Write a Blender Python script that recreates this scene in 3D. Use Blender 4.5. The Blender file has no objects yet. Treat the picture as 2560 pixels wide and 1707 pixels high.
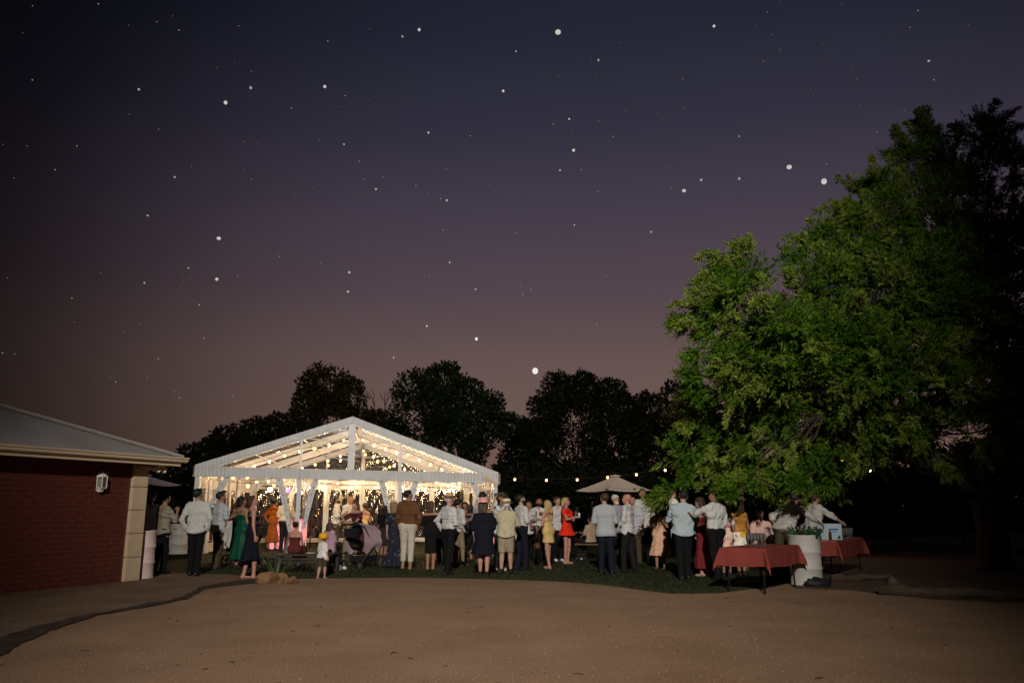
import bpy, bmesh, math, random
import numpy as np
from mathutils import Vector, Matrix, Quaternion
S = bpy.context.scene
C = S.collection
R = math.radians
# ------------------------------------------------------------------ camera
HC, PITCH, FOC = 1.4, math.atan((1270 - 853.5) / 1991.0), 1991.0
cam = bpy.data.objects.new("camera", bpy.data.cameras.new("camera"))
C.objects.link(cam)
cam.location = (0, 0, HC)
cam.rotation_euler = (math.pi / 2 + PITCH, 0, 0)
cam.data.sensor_width = 36
cam.data.lens = 28.0
cam.data.clip_start = 0.1
cam.data.clip_end = 3000
S.camera = cam
# ------------------------------------------------------------------ dusk sky
W = bpy.data.worlds.new("World")
S.world = W
W.use_nodes = True
nt = W.node_tree
nt.nodes.clear()
def wn(t, **kw):
    n = nt.nodes.new(t)
    for k, v in kw.items():
        setattr(n, k, v)
    return n
wo, bg, tc = wn("ShaderNodeOutputWorld"), wn("ShaderNodeBackground"), wn("ShaderNodeTexCoord")
sep, ramp = wn("ShaderNodeSeparateXYZ"), wn("ShaderNodeValToRGB")
dotn, mr, mul = wn("ShaderNodeVectorMath", operation="DOT_PRODUCT"), wn("ShaderNodeMapRange"), wn("ShaderNodeVectorMath", operation="SCALE")
nt.links.new(tc.outputs["Generated"], sep.inputs[0])
nt.links.new(sep.outputs["Z"], ramp.inputs[0])
cr = ramp.color_ramp
SKY = [(0.0, (.150, .080, .064)), (.10, (.130, .081, .068)), (.18, (.112, .072, .069)), (.26, (.074, .051, .062)), (.34, (.054, .041, .060)),
       (.44, (.030, .0275, .0455)), (.54, (.0175, .0190, .0345)), (.75, (.010, .012, .025)), (1.0, (.007, .008, .018))]
cr.elements[0].position, cr.elements[1].position = SKY[0][0], SKY[-1][0]
cr.elements[0].color, cr.elements[1].color = (*SKY[0][1], 1), (*SKY[-1][1], 1)
for p, c in SKY[1:-1]:
    e = cr.elements.new(p)
    e.color = (*c, 1)
GL = Vector((math.sin(R(10)) * math.cos(R(12)), math.cos(R(10)) * math.cos(R(12)), math.sin(R(12))))   # the afterglow
dotn.inputs[1].default_value = GL
nt.links.new(tc.outputs["Generated"], dotn.inputs[0])
mr.interpolation_type = "SMOOTHSTEP"
for k, v in (("From Min", .70), ("From Max", 1.0), ("To Min", .12), ("To Max", 1.18)):
    mr.inputs[k].default_value = v
nt.links.new(dotn.outputs["Value"], mr.inputs["Value"])
nt.links.new(ramp.outputs[0], mul.inputs[0])
nt.links.new(mr.outputs[0], mul.inputs["Scale"])
nt.links.new(mul.outputs[0], bg.inputs[0])
bg.inputs[1].default_value = 1.0
nt.links.new(bg.outputs[0], wo.inputs[0])
# ------------------------------------------------------------------ flood lamp behind the photographer
def aim(o, target):
    o.rotation_euler = (Vector(target) - o.location).to_track_quat("-Z", "Y").to_euler()
ld = bpy.data.lights.new("flood_lamp", "SPOT")
ld.energy, ld.color = 38000, (1.0, .93, .83)
ld.spot_size, ld.spot_blend, ld.shadow_soft_size = R(43), .95, .2
lamp = bpy.data.objects.new("flood_lamp", ld)
C.objects.link(lamp)
lamp.location = (-.3, -12.0, 11.6)
lamp.scale = (1.0, 1.9, 1.0)                  # a flood lamp with a tall oval beam
aim(lamp, (-.5, 17.0, 8.6))
v = S.view_settings
S.display_settings.display_device = "sRGB"
v.view_transform, v.look, v.exposure, v.gamma, v.use_curve_mapping = "Standard", "None", 0.0, 1.0, False
cy = S.cycles
cy.use_denoising = True
cy.max_bounces, cy.transparent_max_bounces, cy.diffuse_bounces, cy.glossy_bounces, cy.transmission_bounces = 8, 24, 2, 3, 5
cy.sample_clamp_indirect = 4
cy.caustics_reflective = cy.caustics_refractive = False
# ------------------------------------------------------------------ picture -> place
cp, sp = math.cos(PITCH), math.sin(PITCH)
def ray(px, py):
    dx, dy = (px - 1280) / FOC, (853.5 - py) / FOC
    return Vector((dx, cp - sp * dy, sp + cp * dy))
EYE = Vector((0, 0, HC))
def at(px, py, Y):
    d = ray(px, py)
    return EYE + d * (Y / d.y)
def ground(px, py, z=0.0):
    d = ray(px, py)
    return EYE + d * ((z - HC) / d.z)
def xat(px, Y, z=0.0):
    return (px - 1280) / FOC * (Y * cp + (z - HC) * sp)
# ------------------------------------------------------------------ materials
MATS = {}
def mat(name, col, rough=.8, col2=None, scale=8.0, bump=0.0, bscale=60.0, metal=0.0, spec=.3, emit=0.0, sub=None, detail=4.0, coords="Object", stretch=None, trans=0.0, sheen=0.0):
    if name in MATS:
        return MATS[name]
    m = bpy.data.materials.new(name)
    m.use_nodes = True
    n, l = m.node_tree.nodes, m.node_tree.links
    b = n["Principled BSDF"]
    b.inputs["Base Color"].default_value = (*col, 1)
    b.inputs["Roughness"].default_value = rough
    b.inputs["Metallic"].default_value = metal
    b.inputs["Specular IOR Level"].default_value = spec
    b.inputs["Sheen Weight"].default_value = sheen
    if trans:
        b.inputs["Transmission Weight"].default_value = trans
    tcn = n.new("ShaderNodeTexCoord")
    src = tcn.outputs[coords]
    if stretch:
        mp = n.new("ShaderNodeMapping")
        mp.inputs["Scale"].default_value = stretch
        l.new(src, mp.inputs[0])
        src = mp.outputs[0]
    if col2 is not None:
        t = n.new("ShaderNodeTexNoise")
        t.inputs["Scale"].default_value, t.inputs["Detail"].default_value = scale, detail
        l.new(src, t.inputs["Vector"])
        r = n.new("ShaderNodeValToRGB")
        r.color_ramp.elements[0].position, r.color_ramp.elements[1].position = .35, .66
        r.color_ramp.elements[0].color, r.color_ramp.elements[1].color = (*col, 1), (*col2, 1)
        l.new(t.outputs["Fac"], r.inputs[0])
        l.new(r.outputs[0], b.inputs["Base Color"])
    if bump:
        t2 = n.new("ShaderNodeTexNoise")
        t2.inputs["Scale"].default_value, t2.inputs["Detail"].default_value = bscale, 4
        l.new(src, t2.inputs["Vector"])
        bp = n.new("ShaderNodeBump")
        bp.inputs["Strength"].default_value, bp.inputs["Distance"].default_value = bump, .02
        l.new(t2.outputs["Fac"], bp.inputs["Height"])
        l.new(bp.outputs[0], b.inputs["Normal"])
    if emit:
        b.inputs["Emission Color"].default_value = (*col, 1)
        b.inputs["Emission Strength"].default_value = emit
    MATS[name] = m
    return m
def print_mat(name, base, spots, scale=18.0, base2=None, rough=.85):
    """a printed fabric: voronoi blotches of several colours on a ground colour; spots = [(colour, threshold, scale factor)]"""
    if name in MATS:
        return MATS[name]
    m = mat(name, base, rough, base2, scale * .6)
    n, l = m.node_tree.nodes, m.node_tree.links
    b = n["Principled BSDF"]
    tcn = n.new("ShaderNodeTexCoord")
    last = b.inputs["Base Color"].links[0].from_socket if b.inputs["Base Color"].is_linked else None
    for i, (c, th, sf) in enumerate(spots):
        nz = n.new("ShaderNodeTexNoise")
        nz.inputs["Scale"].default_value = scale * 1.7
        mp = n.new("ShaderNodeMixRGB")
        mp.inputs[0].default_value = .12
        vo = n.new("ShaderNodeTexVoronoi")
        vo.inputs["Scale"].default_value = scale * sf
        mpp = n.new("ShaderNodeMapping")
        mpp.inputs["Location"].default_value = (i * 3.7, i * 1.3, i * 2.1)
        l.new(tcn.outputs["Object"], nz.inputs["Vector"])
        l.new(tcn.outputs["Object"], mpp.inputs[0])
        l.new(mpp.outputs[0], mp.inputs[1])
        l.new(nz.outputs["Color"], mp.inputs[2])
        l.new(mp.outputs[0], vo.inputs["Vector"])
        ma = n.new("ShaderNodeMath")
        ma.operation = "LESS_THAN"
        ma.inputs[1].default_value = th
        l.new(vo.outputs["Distance"], ma.inputs[0])
        mx = n.new("ShaderNodeMixRGB")
        l.new(ma.outputs[0], mx.inputs[0])
        if last is None:
            mx.inputs[1].default_value = (*base, 1)
        else:
            l.new(last, mx.inputs[1])
        mx.inputs[2].default_value = (*c, 1)
        last = mx.outputs[0]
    l.new(last, b.inputs["Base Color"])
    return m
def clear_mat(name, tint=(1, 1, 1), clear=.8, milk=.08, rough=.08, bump=0.0, bscale=8.0, stretch=None, milkcol=(.8, .8, .8)):
    """clear sheet: mostly see-through, a glossy skin and a little milky scatter"""
    if name in MATS:
        return MATS[name]
    m = bpy.data.materials.new(name)
    m.use_nodes = True
    n, l = m.node_tree.nodes, m.node_tree.links
    n.remove(n["Principled BSDF"])
    out = n["Material Output"]
    tr, gl, df, tl = n.new("ShaderNodeBsdfTransparent"), n.new("ShaderNodeBsdfGlossy"), n.new("ShaderNodeBsdfDiffuse"), n.new("ShaderNodeBsdfTranslucent")
    tr.inputs[0].default_value = (*tint, 1)
    gl.inputs["Roughness"].default_value = rough
    df.inputs[0].default_value = tl.inputs[0].default_value = (*milkcol, 1)
    a, b, c = n.new("ShaderNodeMixShader"), n.new("ShaderNodeMixShader"), n.new("ShaderNodeMixShader")
    l.new(df.outputs[0], a.inputs[1])
    l.new(tl.outputs[0], a.inputs[2])
    a.inputs[0].default_value = .5
    tot = 1 - clear
    b.inputs[0].default_value = milk / max(tot, 1e-3)
    l.new(gl.outputs[0], b.inputs[1])
    l.new(a.outputs[0], b.inputs[2])
    c.inputs[0].default_value = tot
    l.new(tr.outputs[0], c.inputs[1])
    l.new(b.outputs[0], c.inputs[2])
    l.new(c.outputs[0], out.inputs[0])
    if bump:
        tcn, t = n.new("ShaderNodeTexCoord"), n.new("ShaderNodeTexNoise")
        t.inputs["Scale"].default_value, t.inputs["Detail"].default_value = bscale, 3
        src = tcn.outputs["Object"]
        if stretch:
            mp = n.new("ShaderNodeMapping")
            mp.inputs["Scale"].default_value = stretch
            l.new(src, mp.inputs[0])
            src = mp.outputs[0]
        l.new(src, t.inputs["Vector"])
        bp = n.new("ShaderNodeBump")
        bp.inputs["Strength"].default_value, bp.inputs["Distance"].default_value = bump, .06
        l.new(t.outputs["Fac"], bp.inputs["Height"])
        l.new(bp.outputs[0], gl.inputs["Normal"])
    MATS[name] = m
    return m
# ------------------------------------------------------------------ objects
def tag(o, label=None, cat=None, group=None, kind=None):
    for k, val in (("label", label), ("category", cat), ("group", group), ("kind", kind)):
        if val:
            o[k] = val
    return o
def empty(name, loc, rz=0.0, label=None, cat=None, group=None):
    o = bpy.data.objects.new(name, None)
    o.empty_display_size = .1
    C.objects.link(o)
    o.location, o.rotation_euler = loc, (0, 0, rz)
    return tag(o, label, cat, group)
def link(name, me, parent=None, loc=None, rot=None):
    o = bpy.data.objects.new(name, me)
    C.objects.link(o)
    if parent is not None:
        o.parent = parent
    if loc is not None:
        o.location = loc
    if rot is not None:
        o.rotation_euler = rot
    return o
def np_mesh(name, V, F, material, smooth=True):
    """V (n,3) array, F (m,k) array of equal-sided faces"""
    V, F = np.asarray(V, dtype=np.float32), np.asarray(F, dtype=np.int32)
    me = bpy.data.meshes.new(name)
    k = F.shape[1]
    me.vertices.add(len(V))
    me.vertices.foreach_set("co", V.ravel())
    me.loops.add(len(F) * k)
    me.loops.foreach_set("vertex_index", F.ravel())
    me.polygons.add(len(F))
    me.polygons.foreach_set("loop_start", np.arange(len(F), dtype=np.int32) * k)
    me.polygons.foreach_set("use_smooth", np.full(len(F), smooth))
    me.update(calc_edges=True)
    me.validate()
    if material:
        me.materials.append(material)
    return me
class MB:
    """collects boxes, tubes, lathes and sheets of one mesh"""
    def __init__(s):
        s.v, s.f, s.sm = [], [], []
    def add(s, v, f, smooth=False):
        b = len(s.v)
        s.v += [tuple(p) for p in v]
        s.f += [tuple(i + b for i in q) for q in f]
        s.sm += [smooth] * len(f)
        return s
    def box(s, c, size, M=None):
        x, y, z = (a / 2 for a in size)
        P = [Vector((sx * x, sy * y, sz * z)) for sx in (-1, 1) for sy in (-1, 1) for sz in (-1, 1)]
        if M is not None:
            P = [M @ p for p in P]
        c = Vector(c)
        return s.add([c + p for p in P], [(0, 1, 3, 2), (4, 6, 7, 5), (0, 4, 5, 1), (2, 3, 7, 6), (0, 2, 6, 4), (1, 5, 7, 3)])
    def bar(s, a, b, w, h=None, up=(0, 0, 1)):
        a, b = Vector(a), Vector(b)
        h = h or w
        d = (b - a).normalized()
        u = Vector(up)
        if abs(d.dot(u)) > .98:
            u = Vector((0, 1, 0))
        x = d.cross(u).normalized()
        z = x.cross(d).normalized()
        P = [p + x * (sx * w / 2) + z * (sz * h / 2) for p in (a, b) for sx, sz in ((-1, -1), (1, -1), (1, 1), (-1, 1))]
        return s.add(P, [(3, 2, 1, 0), (4, 5, 6, 7), (0, 1, 5, 4), (1, 2, 6, 5), (2, 3, 7, 6), (3, 0, 4, 7)])
    def tube(s, pts, rad, n=8, cap=True):
        pts = [Vector(p) for p in pts]
        rad = rad if isinstance(rad, (list, tuple)) else [rad] * len(pts)
        V, F, x = [], [], None
        for i, p in enumerate(pts):
            d = (pts[min(i + 1, len(pts) - 1)] - pts[max(i - 1, 0)]).normalized()
            if x is None:
                x = d.orthogonal().normalized()
            x = (x - d * x.dot(d))
            x = x.normalized() if x.length > 1e-5 else d.orthogonal().normalized()
            y = d.cross(x)
            V += [p + (x * math.cos(2 * math.pi * k / n) + y * math.sin(2 * math.pi * k / n)) * rad[i] for k in range(n)]
        for i in range(len(pts) - 1):
            F += [(i * n + k, i * n + (k + 1) % n, (i + 1) * n + (k + 1) % n, (i + 1) * n + k) for k in range(n)]
        s.add(V, F, True)
        if cap:
            b = len(s.v) - len(V)
            s.f += [tuple(b + k for k in range(n - 1, -1, -1)), tuple(b + (len(pts) - 1) * n + k for k in range(n))]
            s.sm += [False, False]
        return s
    def lathe(s, prof, n=20, c=(0, 0, 0), M=None):
        V, F = [], []
        for r, z in prof:
            for k in range(n):
                p = Vector((r * math.cos(2 * math.pi * k / n), r * math.sin(2 * math.pi * k / n), z))
                V.append(Vector(c) + (M @ p if M is not None else p))
        for i in range(len(prof) - 1):
            F += [(i * n + k, i * n + (k + 1) % n, (i + 1) * n + (k + 1) % n, (i + 1) * n + k) for k in range(n)]
        return s.add(V, F, True)
    def ball(s, c, r, n=10, m=7, sc=(1, 1, 1)):
        V, F = [], []
        for i in range(m + 1):
            t = math.pi * i / m
            for k in range(n):
                V.append((c[0] + sc[0] * r * math.sin(t) * math.cos(2 * math.pi * k / n), c[1] + sc[1] * r * math.sin(t) * math.sin(2 * math.pi * k / n), c[2] - sc[2] * r * math.cos(t)))
        for i in range(m):
            F += [(i * n + k, i * n + (k + 1) % n, (i + 1) * n + (k + 1) % n, (i + 1) * n + k) for k in range(n)]
        return s.add(V, F, True)
    def sheet(s, fn, nu, nv, smooth=True):
        V = [fn(i / nu, j / nv) for i in range(nu + 1) for j in range(nv + 1)]
        F = [(i * (nv + 1) + j, (i + 1) * (nv + 1) + j, (i + 1) * (nv + 1) + j + 1, i * (nv + 1) + j + 1) for i in range(nu) for j in range(nv)]
        return s.add(V, F, smooth)
    def poly(s, pts, z=0.0):
        return s.add([(p[0], p[1], z) for p in pts], [tuple(range(len(pts)))])
    def mesh(s, name, m):
        me = bpy.data.meshes.new(name)
        me.from_pydata([tuple(p) for p in s.v], [], s.f)
        me.polygons.foreach_set("use_smooth", s.sm)
        me.update()
        if m:
            me.materials.append(m)
        return me
    def build(s, name, m, parent=None, loc=None, rot=None):
        return link(name, s.mesh(name, m), parent, loc, rot)
rng = np.random.default_rng(7)
rnd = random.Random(5)
# ------------------------------------------------------------------ ground, lawn, path
def ground_mat(name, a, b, c, s1, s2, bump):
    m = mat(name, a, .95, b, s1, spec=.15, detail=8, coords="Object")
    n, l = m.node_tree.nodes, m.node_tree.links
    bs = n["Principled BSDF"]
    prev = bs.inputs["Base Color"].links[0].from_socket
    tcn = n.new("ShaderNodeTexCoord")
    t, r, mx = n.new("ShaderNodeTexNoise"), n.new("ShaderNodeValToRGB"), n.new("ShaderNodeMixRGB")
    t.inputs["Scale"].default_value, t.inputs["Detail"].default_value = s2, 3
    r.color_ramp.elements[0].position, r.color_ramp.elements[1].position = .42, .62
    r.color_ramp.elements[0].color, r.color_ramp.elements[1].color = (*c, 1), (1, 1, 1, 1)
    mx.blend_type = "MULTIPLY"
    mx.inputs[0].default_value = 1
    l.new(tcn.outputs["Object"], t.inputs["Vector"])
    l.new(t.outputs["Fac"], r.inputs[0])
    l.new(prev, mx.inputs[1])
    l.new(r.outputs[0], mx.inputs[2])
    l.new(mx.outputs[0], bs.inputs["Base Color"])
    bp = n.new("ShaderNodeBump")
    bp.inputs["Strength"].default_value, bp.inputs["Distance"].default_value = bump, .03
    l.new(t.outputs["Fac"], bp.inputs["Height"])
    l.new(bp.outputs[0], bs.inputs["Normal"])
    return m
M_GRAVEL = ground_mat("gravel_sand", (.30, .188, .118), (.37, .238, .155), (.62, .58, .55), .9, 60, .5)
M_PATH = ground_mat("path_dirt", (.20, .125, .085), (.27, .18, .12), (.5, .48, .45), 1.2, 40, .6)
M_STRIP = ground_mat("dark_strip_ground", (.06, .04, .03), (.09, .06, .045), (.5, .5, .5), 3, 40, .8)
M_LITTER = ground_mat("leaf_litter_soil", (.11, .07, .045), (.17, .11, .07), (.4, .38, .36), 2, 22, .8)
M_LAWN = ground_mat("lawn_turf", (.018, .022, .007), (.027, .031, .010), (.5, .5, .45), .8, 60, .8)
def gsheet(name, pts, z, m, jitter=0.0, seg=.35):
    P = []
    for i, p in enumerate(pts):
        q = pts[(i + 1) % len(pts)]
        d = math.hypot(q[0] - p[0], q[1] - p[1])
        k = max(1, int(d / seg)) if d < 14 else 1
        for j in range(k):
            t = j / k
            jx = jitter * rnd.uniform(-1, 1) if 0 < j or jitter else 0
            P.append((p[0] + (q[0] - p[0]) * t + jx, p[1] + (q[1] - p[1]) * t + jitter * rnd.uniform(-1, 1)))
    bm = bmesh.new()
    f = bm.faces.new([bm.verts.new((x, y, z)) for x, y in P])
    if f.normal.z < 0:
        f.normal_flip()
    bm.normal_update()
    bmesh.ops.triangulate(bm, faces=bm.faces[:])
    for f in bm.faces:
        if f.normal.z < 0:
            f.normal_flip()
    me = bpy.data.meshes.new(name)
    bm.to_mesh(me)
    bm.free()
    me.materials.append(m)
    return tag(link(name, me), kind="structure")
g = MB().poly([(-700, -120), (700, -120), (700, 900), (-700, 900)], 0.0).build("ground", M_GRAVEL)
tag(g, kind="structure")
LAWN_EDGE = [(300, 1426), (440, 1431), (560, 1434), (640, 1441), (720, 1446), (800, 1445), (900, 1444), (1000, 1443), (1100, 1444), (1200, 1446), (1300, 1449), (1400, 1453), (1500, 1460), (1600, 1474), (1680, 1483), (1790, 1482), (1860, 1474), (1960, 1455)]
edge = [tuple(ground(*p)[:2]) for p in LAWN_EDGE]
gsheet("lawn", edge + [(9.5, 30), (40, 60), (60, 140), (-60, 140), (-40, 40), (-12, 22)], .008, M_LAWN, .03)
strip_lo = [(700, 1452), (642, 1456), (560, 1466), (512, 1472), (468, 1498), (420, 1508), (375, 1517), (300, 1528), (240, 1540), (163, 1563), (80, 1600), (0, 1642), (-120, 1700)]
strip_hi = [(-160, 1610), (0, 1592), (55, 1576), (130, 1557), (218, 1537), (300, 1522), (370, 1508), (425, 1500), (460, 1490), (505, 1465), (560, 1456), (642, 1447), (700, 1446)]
gsheet("dark_strip", [tuple(ground(*p)[:2]) for p in strip_lo + strip_hi], .012, M_STRIP, .045, .16)  # dark sheet laid between the path and the gravel
gsheet("path", [tuple(ground(*p)[:2]) for p in strip_hi] + [tuple(ground(640, 1441)[:2])] + edge[:3][::-1] + [(-9, 21), (-14, 17), (-14, 4)], .004, M_PATH)
gsheet("earth", [tuple(ground(*p)[:2]) for p in ((1985, 1470), (2120, 1474), (2220, 1486), (2330, 1497), (2450, 1503), (2600, 1508))] + [(16, 12), (40, 14), (40, 30), (9.6, 30), tuple(ground(1950, 1452)[:2])], .004, M_LITTER, .06)
# short grass blades over the front of the lawn
ex, ey = np.array([p[0] for p in edge]), np.array([p[1] for p in edge])
o_ = np.argsort(ex)
ex, ey = ex[o_], ey[o_]
N = 42000
gx = rng.uniform(-7.4, 5.4, N)
gy0 = np.interp(gx, ex, ey)
gy = gy0 - .06 + rng.random(N) ** 1.8 * 8.5
gh = rng.uniform(.02, .05, N)
ang = rng.uniform(0, 2 * np.pi, N)
wx, wy = np.cos(ang) * .008, np.sin(ang) * .008
lx, ly = rng.normal(0, .018, N), rng.normal(0, .018, N)
V = np.empty((N, 3, 3))
V[:, 0] = np.stack([gx - wx, gy - wy, np.full(N, .006)], 1)
V[:, 1] = np.stack([gx + wx, gy + wy, np.full(N, .006)], 1)
V[:, 2] = np.stack([gx + lx, gy + ly, gh], 1)
tag(link("grass", np_mesh("grass", V.reshape(-1, 3), np.arange(N * 3).reshape(-1, 3), mat("grass_blade", (.017, .023, .006), .8, (.028, .033, .011), 2), False)), kind="stuff")
# loose stones and litter on the gravel
def pebbles(name, n, box, smin, smax, m, flat=.6):
    x, y = rng.uniform(box[0], box[1], n), box[2] + (box[3] - box[2]) * rng.random(n) ** 1.3
    s = smin + (smax - smin) * rng.random(n) ** 3
    a = rng.uniform(0, 6.28, n)
    base = np.array([[1, 0, 0], [-.2, .8, 0], [-.9, -.3, 0], [.1, -.8, 0], [.1, .1, 1], [0, 0, -.3]])
    F0 = np.array([[0, 1, 4], [1, 2, 4], [2, 3, 4], [3, 0, 4]])
    P = base[None] * rng.uniform(.7, 1.3, (n, 6, 1))
    c, d = np.cos(a)[:, None], np.sin(a)[:, None]
    X, Y = P[..., 0] * c - P[..., 1] * d, P[..., 0] * d + P[..., 1] * c
    V = np.stack([X * s[:, None] + x[:, None], Y * s[:, None] + y[:, None], P[..., 2] * s[:, None] * flat + .002], -1)
    F = (F0[None] + (np.arange(n) * 6)[:, None, None]).reshape(-1, 3)
    return tag(link(name, np_mesh(name, V.reshape(-1, 3), F, m, False)), kind="stuff")
pebbles("gravel", 22000, (-9, 9, 6.3, 16.2), .003, .010, mat("pebble", (.30, .19, .125), .9, (.38, .26, .18), 3))
pebbles("gravel_chips", 500, (-9, 10, 6.3, 16), .008, .03, mat("dark_chip", (.10, .065, .045), .9), .4)
# fallen twigs and leaves, a handful
tw = MB()
for i in range(70):
    x, y = rnd.uniform(-7, 8), rnd.uniform(6.8, 15.5)
    a, L = rnd.uniform(0, 6.28), rnd.uniform(.03, .13)
    tw.tube([(x, y, .008), (x + math.cos(a) * L * .5, y + math.sin(a) * L * .5, .014), (x + math.cos(a + .3) * L, y + math.sin(a + .3) * L, .008)], [.004, .006, .002], 4)
tag(tw.build("twig_litter", mat("twig", (.07, .045, .03), .9)), kind="stuff")
# ------------------------------------------------------------------ rocks, strappy plant, logs
def rock(name, c, size, m, label, seed, group=None, cat="rock"):
    r = random.Random(seed)
    bm = bmesh.new()
    bmesh.ops.create_icosphere(bm, subdivisions=3, radius=1)
    ph = [Vector((r.gauss(0, 1), r.gauss(0, 1), r.gauss(0, 1))).normalized() for _ in range(9)]
    of = [r.uniform(.55, .95) for _ in ph]
    for vv in bm.verts:
        p = vv.co.copy()
        for n_, d_ in zip(ph, of):
            e = p.dot(n_) - d_
            if e > 0:
                p -= n_ * e * .85
        p *= 1 + .05 * math.sin(7 * p.x + seed) * math.sin(6 * p.y + 2 * seed) + .03 * math.sin(15 * p.z + 11 * p.x)
        vv.co = Vector((p.x * size[0], p.y * size[1], max(p.z * size[2], -size[2] * .45)))
    me = bpy.data.meshes.new(name)
    bm.to_mesh(me)
    bm.free()
    me.materials.append(m)
    o = link(name, me, None, (c[0], c[1], size[2] * .42), (0, 0, r.uniform(0, 6)))
    return tag(o, label, cat, group)
M_SAND = mat("sandstone", (.22, .125, .055), .9, (.13, .06, .026), 5, bump=.7, bscale=14)
M_GREYROCK = mat("grey_rock", (.09, .072, .06), .9, (.05, .042, .036), 5, bump=.6, bscale=14)
p = ground(668, 1458); rock("rock", p, (.26, .18, .16), M_SAND, "long sandstone rock at the gravel edge left of the strappy plant", 3, "garden rocks")
p = ground(697, 1456); rock("rock", p, (.17, .15, .17), M_SAND, "pale sandstone rock at the foot of the strappy plant", 8, "garden rocks")
p = ground(729, 1458); rock("rock", p, (.15, .12, .11), M_SAND, "small orange sandstone rock, right end of the dark ground strip", 21, "garden rocks")
p = ground(2233, 1462); rock("rock", p, (.14, .12, .14), M_GREYROCK, "grey rock standing on the fallen log below the big tree", 14, "rocks under the tree")
p = ground(2205, 1480); rock("rock", p, (.16, .14, .09), M_GREYROCK, "flat grey rock lying at the near end of the fallen log", 31, "rocks under the tree")
pb = ground(690, 1449)
pl = empty("strappy_plant", pb, 0, "strappy green plant with long arching leaves behind the sandstone rocks", "plant")
M_STRAP = mat("strap_leaf", (.05, .10, .03), .6, (.09, .14, .05), 4)
for i in range(16):
    a = rnd.uniform(-.4, 3.5)
    L = rnd.uniform(.35, .75)
    o_x, o_y = math.cos(a), math.sin(a) * .6
    lean = rnd.uniform(.35, .95)
    def leaf(u, vv):
        t = u
        r_ = L * lean * t
        z = L * (t - .35 * lean * t * t)
        w = .018 * (1 - t) ** .5 + .002
        side = (vv - .5) * 2 * w
        return (o_x * r_ - o_y * side, o_y * r_ + o_x * side, z + abs(vv - .5) * .008)
    MB().sheet(leaf, 7, 2).build("leaf", M_STRAP, pl)
M_LOG = mat("weathered_log", (.09, .062, .042), .95, (.05, .035, .024), 4, bump=.8, bscale=20, stretch=(1, 1, 6))
def log(a, b, r, label):
    a, b = Vector(a), Vector(b)
    n = 9
    pts = [a.lerp(b, i / n) + Vector((0, 0, r * .75 + .02 * math.sin(i * 1.7))) + Vector((.04 * math.sin(i * 2.3), .05 * math.cos(i * 1.9), 0)) for i in range(n + 1)]
    return tag(MB().tube(pts, [r * (1 + .12 * math.sin(i * 2.1)) * (1 - .03 * i) for i in range(n + 1)], 12).build("fallen_log", M_LOG), label, "log", "logs edging the gravel")
log(ground(2200, 1486), ground(2640, 1500), .09, "long weathered log edging the gravel below the big tree")
log(ground(2080, 1452), ground(2230, 1448), .07, "shorter dark log lying beyond the rocks by the red tables")
# ------------------------------------------------------------------ brick house at the left
hA, hB = ground(341, 1450), ground(0, 1485)
dN = (hB - hA).normalized()                    # along the wall, towards the camera
nO = Vector((-dN.y, dN.x, 0))                  # outwards from the wall
if nO.x < 0:
    nO = -nO
ZS = at(355, 1161, hA.y).z                     # soffit height
HL, HW = 10.5, 7.6
house = empty("brick_house", hA, 0, "red brick house with cream quoins and a grey corrugated hip roof", "house")
def hp(a, o, z):                               # a along the wall from the far corner, o outwards, local to the house
    return dN * a + nO * o + Vector((0, 0, z))
MW = Matrix((dN, nO, Vector((0, 0, 1)))).transposed()
M_BRICK = mat("red_brick", (.095, .017, .011), .85, (.13, .024, .015), 7, bump=.5, bscale=45)
M_BRICK2 = mat("dark_red_brick", (.09, .016, .010), .85, (.125, .023, .014), 7, bump=.5, bscale=45)
M_MORTAR = mat("mortar", (.125, .06, .042), .95, (.10, .05, .034), 9, bump=.4, bscale=80)
M_CREAM = mat("cream_render", (.62, .47, .31), .85, (.54, .40, .27), 2.5, bump=.25, bscale=50)
M_FASCIA = mat("cream_fascia", (.66, .52, .36), .5, (.60, .47, .33), 1.5)
M_ROOF = mat("grey_roof_steel", (.30, .275, .27), .55, (.24, .222, .22), .8, metal=.1, spec=.4)
m = MB().box(hp(HL / 2, -.13, ZS / 2 - .003), (HL, .2, ZS + .02), MW)
m.box(hp(.1, -HW / 2 - .1, ZS / 2), (.2, HW - .4, ZS), MW).box(hp(HL - .1, -HW / 2 - .1, ZS / 2), (.2, HW - .4, ZS), MW).box(hp(HL / 2, -HW + .1, ZS / 2), (HL, .2, ZS), MW)
m.build("wall", M_MORTAR, house)
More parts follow.
